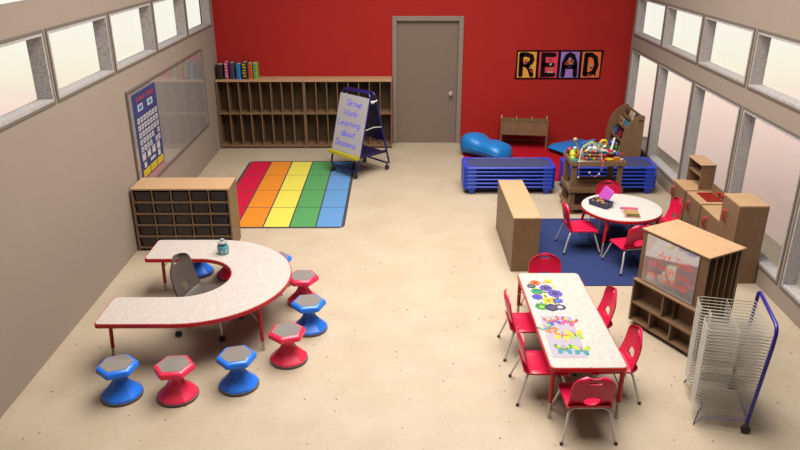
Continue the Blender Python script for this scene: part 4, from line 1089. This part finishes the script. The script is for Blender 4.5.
# ================================================================== ART CABINET
ax = Vector((.329, -.624)); aang = math.atan2(ax.y, ax.x)
ac = thing('art_cabinet', 'wooden art cabinet with a written whiteboard front and open cubbies beside the play kitchen', 'cabinet', (2.503, 5.477, 0), aang)
L2, D2, H2 = .345, .205, .93   # local x along the front (left to right), -y is the front
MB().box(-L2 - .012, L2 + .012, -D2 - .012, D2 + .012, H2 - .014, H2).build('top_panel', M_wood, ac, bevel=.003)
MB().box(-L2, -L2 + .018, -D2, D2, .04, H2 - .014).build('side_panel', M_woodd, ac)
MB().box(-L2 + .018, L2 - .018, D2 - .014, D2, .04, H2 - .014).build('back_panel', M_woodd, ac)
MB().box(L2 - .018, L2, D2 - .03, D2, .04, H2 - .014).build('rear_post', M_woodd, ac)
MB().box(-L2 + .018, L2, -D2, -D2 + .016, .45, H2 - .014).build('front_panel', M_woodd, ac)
for q in range(4):
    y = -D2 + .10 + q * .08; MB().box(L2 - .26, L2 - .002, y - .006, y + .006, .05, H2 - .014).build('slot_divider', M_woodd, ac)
MB().box(L2 - .275, L2 - .262, -D2 + .016, D2 - .014, .04, H2 - .014).build('inner_wall', M_cubi, ac)
# lower cubbies protrude to the front
fy = -D2 - .045
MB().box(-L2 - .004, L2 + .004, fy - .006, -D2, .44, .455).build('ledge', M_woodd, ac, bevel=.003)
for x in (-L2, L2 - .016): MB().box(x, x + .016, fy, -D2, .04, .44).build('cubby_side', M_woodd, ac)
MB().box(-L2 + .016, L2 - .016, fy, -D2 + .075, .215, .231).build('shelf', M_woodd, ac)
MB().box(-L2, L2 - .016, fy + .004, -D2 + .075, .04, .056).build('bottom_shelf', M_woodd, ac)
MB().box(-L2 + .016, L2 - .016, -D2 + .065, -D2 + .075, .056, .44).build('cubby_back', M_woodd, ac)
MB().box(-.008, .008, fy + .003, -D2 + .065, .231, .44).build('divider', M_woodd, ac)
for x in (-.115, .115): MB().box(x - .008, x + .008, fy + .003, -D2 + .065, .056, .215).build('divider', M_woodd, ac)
for x in (-L2 + .05, L2 - .05):
    for y in (fy + .05, D2 - .05): caster(ac, x, y, .019).build('caster', M_dark, ac)
bo = MB().box(-L2 + .055, L2 - .085, -D2 - .008, -D2 - .001, .462, H2 - .03).build('whiteboard', M_aboard, ac)
tx = flatMB(); MT = Matrix.Translation((-.015, -D2 - .0086, .70)) @ Mxz
for i, (s, xo) in enumerate((('Art Time:', .035), ('Things you', .0), ('see Outside', -.03))):
    h = .064; ww = textwidth(s, h, .12) * 1.18 + .02; k_ = min(1, .455 / ww)
    write(tx, s, -.5 * ww * k_ + xo + .03, .035 - i * .10, h, .0065, MT, gap=.12, xs=1.18 * k_)
tx.build('handwriting', M_rink, bo)

# ================================================================== DRYING RACK
dr = thing('drying_rack', 'wire art drying rack with a blue tubular frame on casters, right foreground', 'drying rack', (2.552, 4.375, 0), math.atan2(.542, .133))
W = .279
lean = .055
b = MB()
pts = [(-W, 0, .085), (-W, -lean * .9, .70)] + [(-W, -lean, .82), (-W + .012, -lean, .855), (-W + .05, -lean, .875)] + [(W - .05, -lean, .875), (W - .012, -lean, .855), (W, -lean, .82)] + [(W, -lean * .9, .70), (W, 0, .085)]
b.tube(pts, .0135, 12); b.build('upright_frame', M_navy, dr, smooth=50)
b = MB()
for s in (-1, 1):
    b.tube([(s * W, 0, .11), (s * (W - .0), .30, .085), (s * (W - .01), .345, .005), (s * (W - .075), .31, .085), (s * (W - .1), .29, .095)], .004, 6)
b.tube([(W - .1, .29, .095), (.10, .275, .10), (.06, .30, .11), (-.04, .30, .11), (-.08, .275, .10), (-W + .1, .29, .095)], .004, 6)
b.tube([(-W, 0, .11), (W, 0, .11)], .005, 6)
b.build('base_wire', M_navy, dr, smooth=50)
for s in (-1, 1):
    c = caster(dr, s * W, 0, .034); c.tube([(s * W, 0, .04), (s * W, 0, .095)], .013, 8); c.build('caster', M_dark, dr, smooth=40)
sh0 = None
for k in range(27):
    z = .125 + k * .0252
    if sh0 is None:
        b = MB(); X, Y0_, Y1_ = W - .022, -.012, .355
        b.tube([(-X, Y0_, 0), (X, Y0_, 0), (X, Y1_ - .02, 0), (X - .02, Y1_, 0), (.085, Y1_, 0), (.06, Y1_ - .012, 0), (.045, Y1_ - .05, 0), (-.045, Y1_ - .05, 0), (-.06, Y1_ - .012, 0), (-.085, Y1_, 0), (-X + .02, Y1_, 0), (-X, Y1_ - .02, 0)], .0034, 6, closed=True)
        for q in range(1, 10): b.tube([(-X + 2 * X * q / 10, Y0_, 0), (-X + 2 * X * q / 10, Y1_ - (.05 if q == 5 else 0), 0)], .0016, 4)
        for q in (2,): b.tube([(-X, Y0_ + (Y1_ - Y0_) * q / 4, 0), (X, Y0_ + (Y1_ - Y0_) * q / 4, 0)], .0016, 4)
        for s in (-1, 1): b.tube([(s * X, Y0_, 0), (s * (W - .003), Y0_ + .012, 0)], .003, 6)
        sh0 = b.build('wire_shelf', M_wire, dr); sh0.location = (0, -lean * (z / .8) * .7, z); sh0.scale = (1, 1 + .16 * z, 1)
    else:
        c = sh0.copy(); COL.objects.link(c); c.parent = dr; c.location = (0, -lean * (z / .8) * .7, z); c.scale = (1, 1 + .16 * z, 1)

# ================================================================== CAMERA, SKY, LIGHT
cam = bpy.data.objects.new('camera', bpy.data.cameras.new('camera')); COL.objects.link(cam)
cam.location = (0, 0, 3.3)
cam.rotation_euler = (PI / 2 - math.atan(291 / 708), 0, -R(.3))
cam.data.sensor_width = 36; cam.data.lens = 708 / 800 * 36; cam.data.clip_start = .05
sc.camera = cam

SKY, PW = .22, 330
wd = bpy.data.worlds.new('sky'); sc.world = wd; wd.use_nodes = True
nt = wd.node_tree; L = nt.links; bg = nt.nodes['Background']
tcn = nt.nodes.new('ShaderNodeTexCoord'); sp = nt.nodes.new('ShaderNodeSeparateXYZ'); L.new(tcn.outputs['Generated'], sp.inputs[0])
mr = nt.nodes.new('ShaderNodeMapRange'); mr.inputs[1].default_value = -1; mr.inputs[2].default_value = 1; L.new(sp.outputs['Z'], mr.inputs[0])
rp_ = nt.nodes.new('ShaderNodeValToRGB'); e = rp_.color_ramp.elements
def stop(z, c):
    el = e.new((z + 1) / 2); el.color = tuple(c) + (1,)
e[0].position = 0; e[0].color = (.60, .46, .38, 1); e[1].position = 1; e[1].color = (1.0, 1.0, 1.0, 1)
stop(-.45, (.42, .31, .26)); stop(-.31, (.56, .41, .35)); stop(-.20, (.98, .75, .64)); stop(-.155, (1.0, .94, .75)); stop(-.12, (1, .99, .86)); stop(.05, (1, 1, .93)); stop(.25, (1, .99, .95))
L.new(mr.outputs[0], rp_.inputs['Fac']); L.new(rp_.outputs['Color'], bg.inputs['Color'])
# brightness: full at and below the horizon haze, dimmer higher up (an added, unseen area light overhead lights the room)
st = nt.nodes.new('ShaderNodeMapRange'); st.interpolation_type = 'SMOOTHSTEP'
st.inputs[1].default_value = .0; st.inputs[2].default_value = .35; st.inputs[3].default_value = ALB; st.inputs[4].default_value = SKY * ALB
L.new(sp.outputs['Z'], st.inputs[0]); L.new(st.outputs[0], bg.inputs['Strength'])
def overhead_fill(loc, sx, sy, power, color=(1, .96, .9)):
    l = bpy.data.lights.new('overhead_fill_light', 'AREA'); l.shape = 'RECTANGLE'; l.size = sx; l.size_y = sy; l.energy = power; l.color = color; l.spread = R(140)  # added, unseen soft light above the open room; no ceiling is built
    o = bpy.data.objects.new('overhead_fill_light', l); COL.objects.link(o); o.location = loc
overhead_fill((.5, 6.5, 5.3), 4.2, 6.6, PW)

sc.view_settings.view_transform = 'Standard'; sc.view_settings.look = 'None'; sc.view_settings.gamma = 1.0; sc.view_settings.exposure = math.log2(1 / ALB); sc.view_settings.use_curve_mapping = False
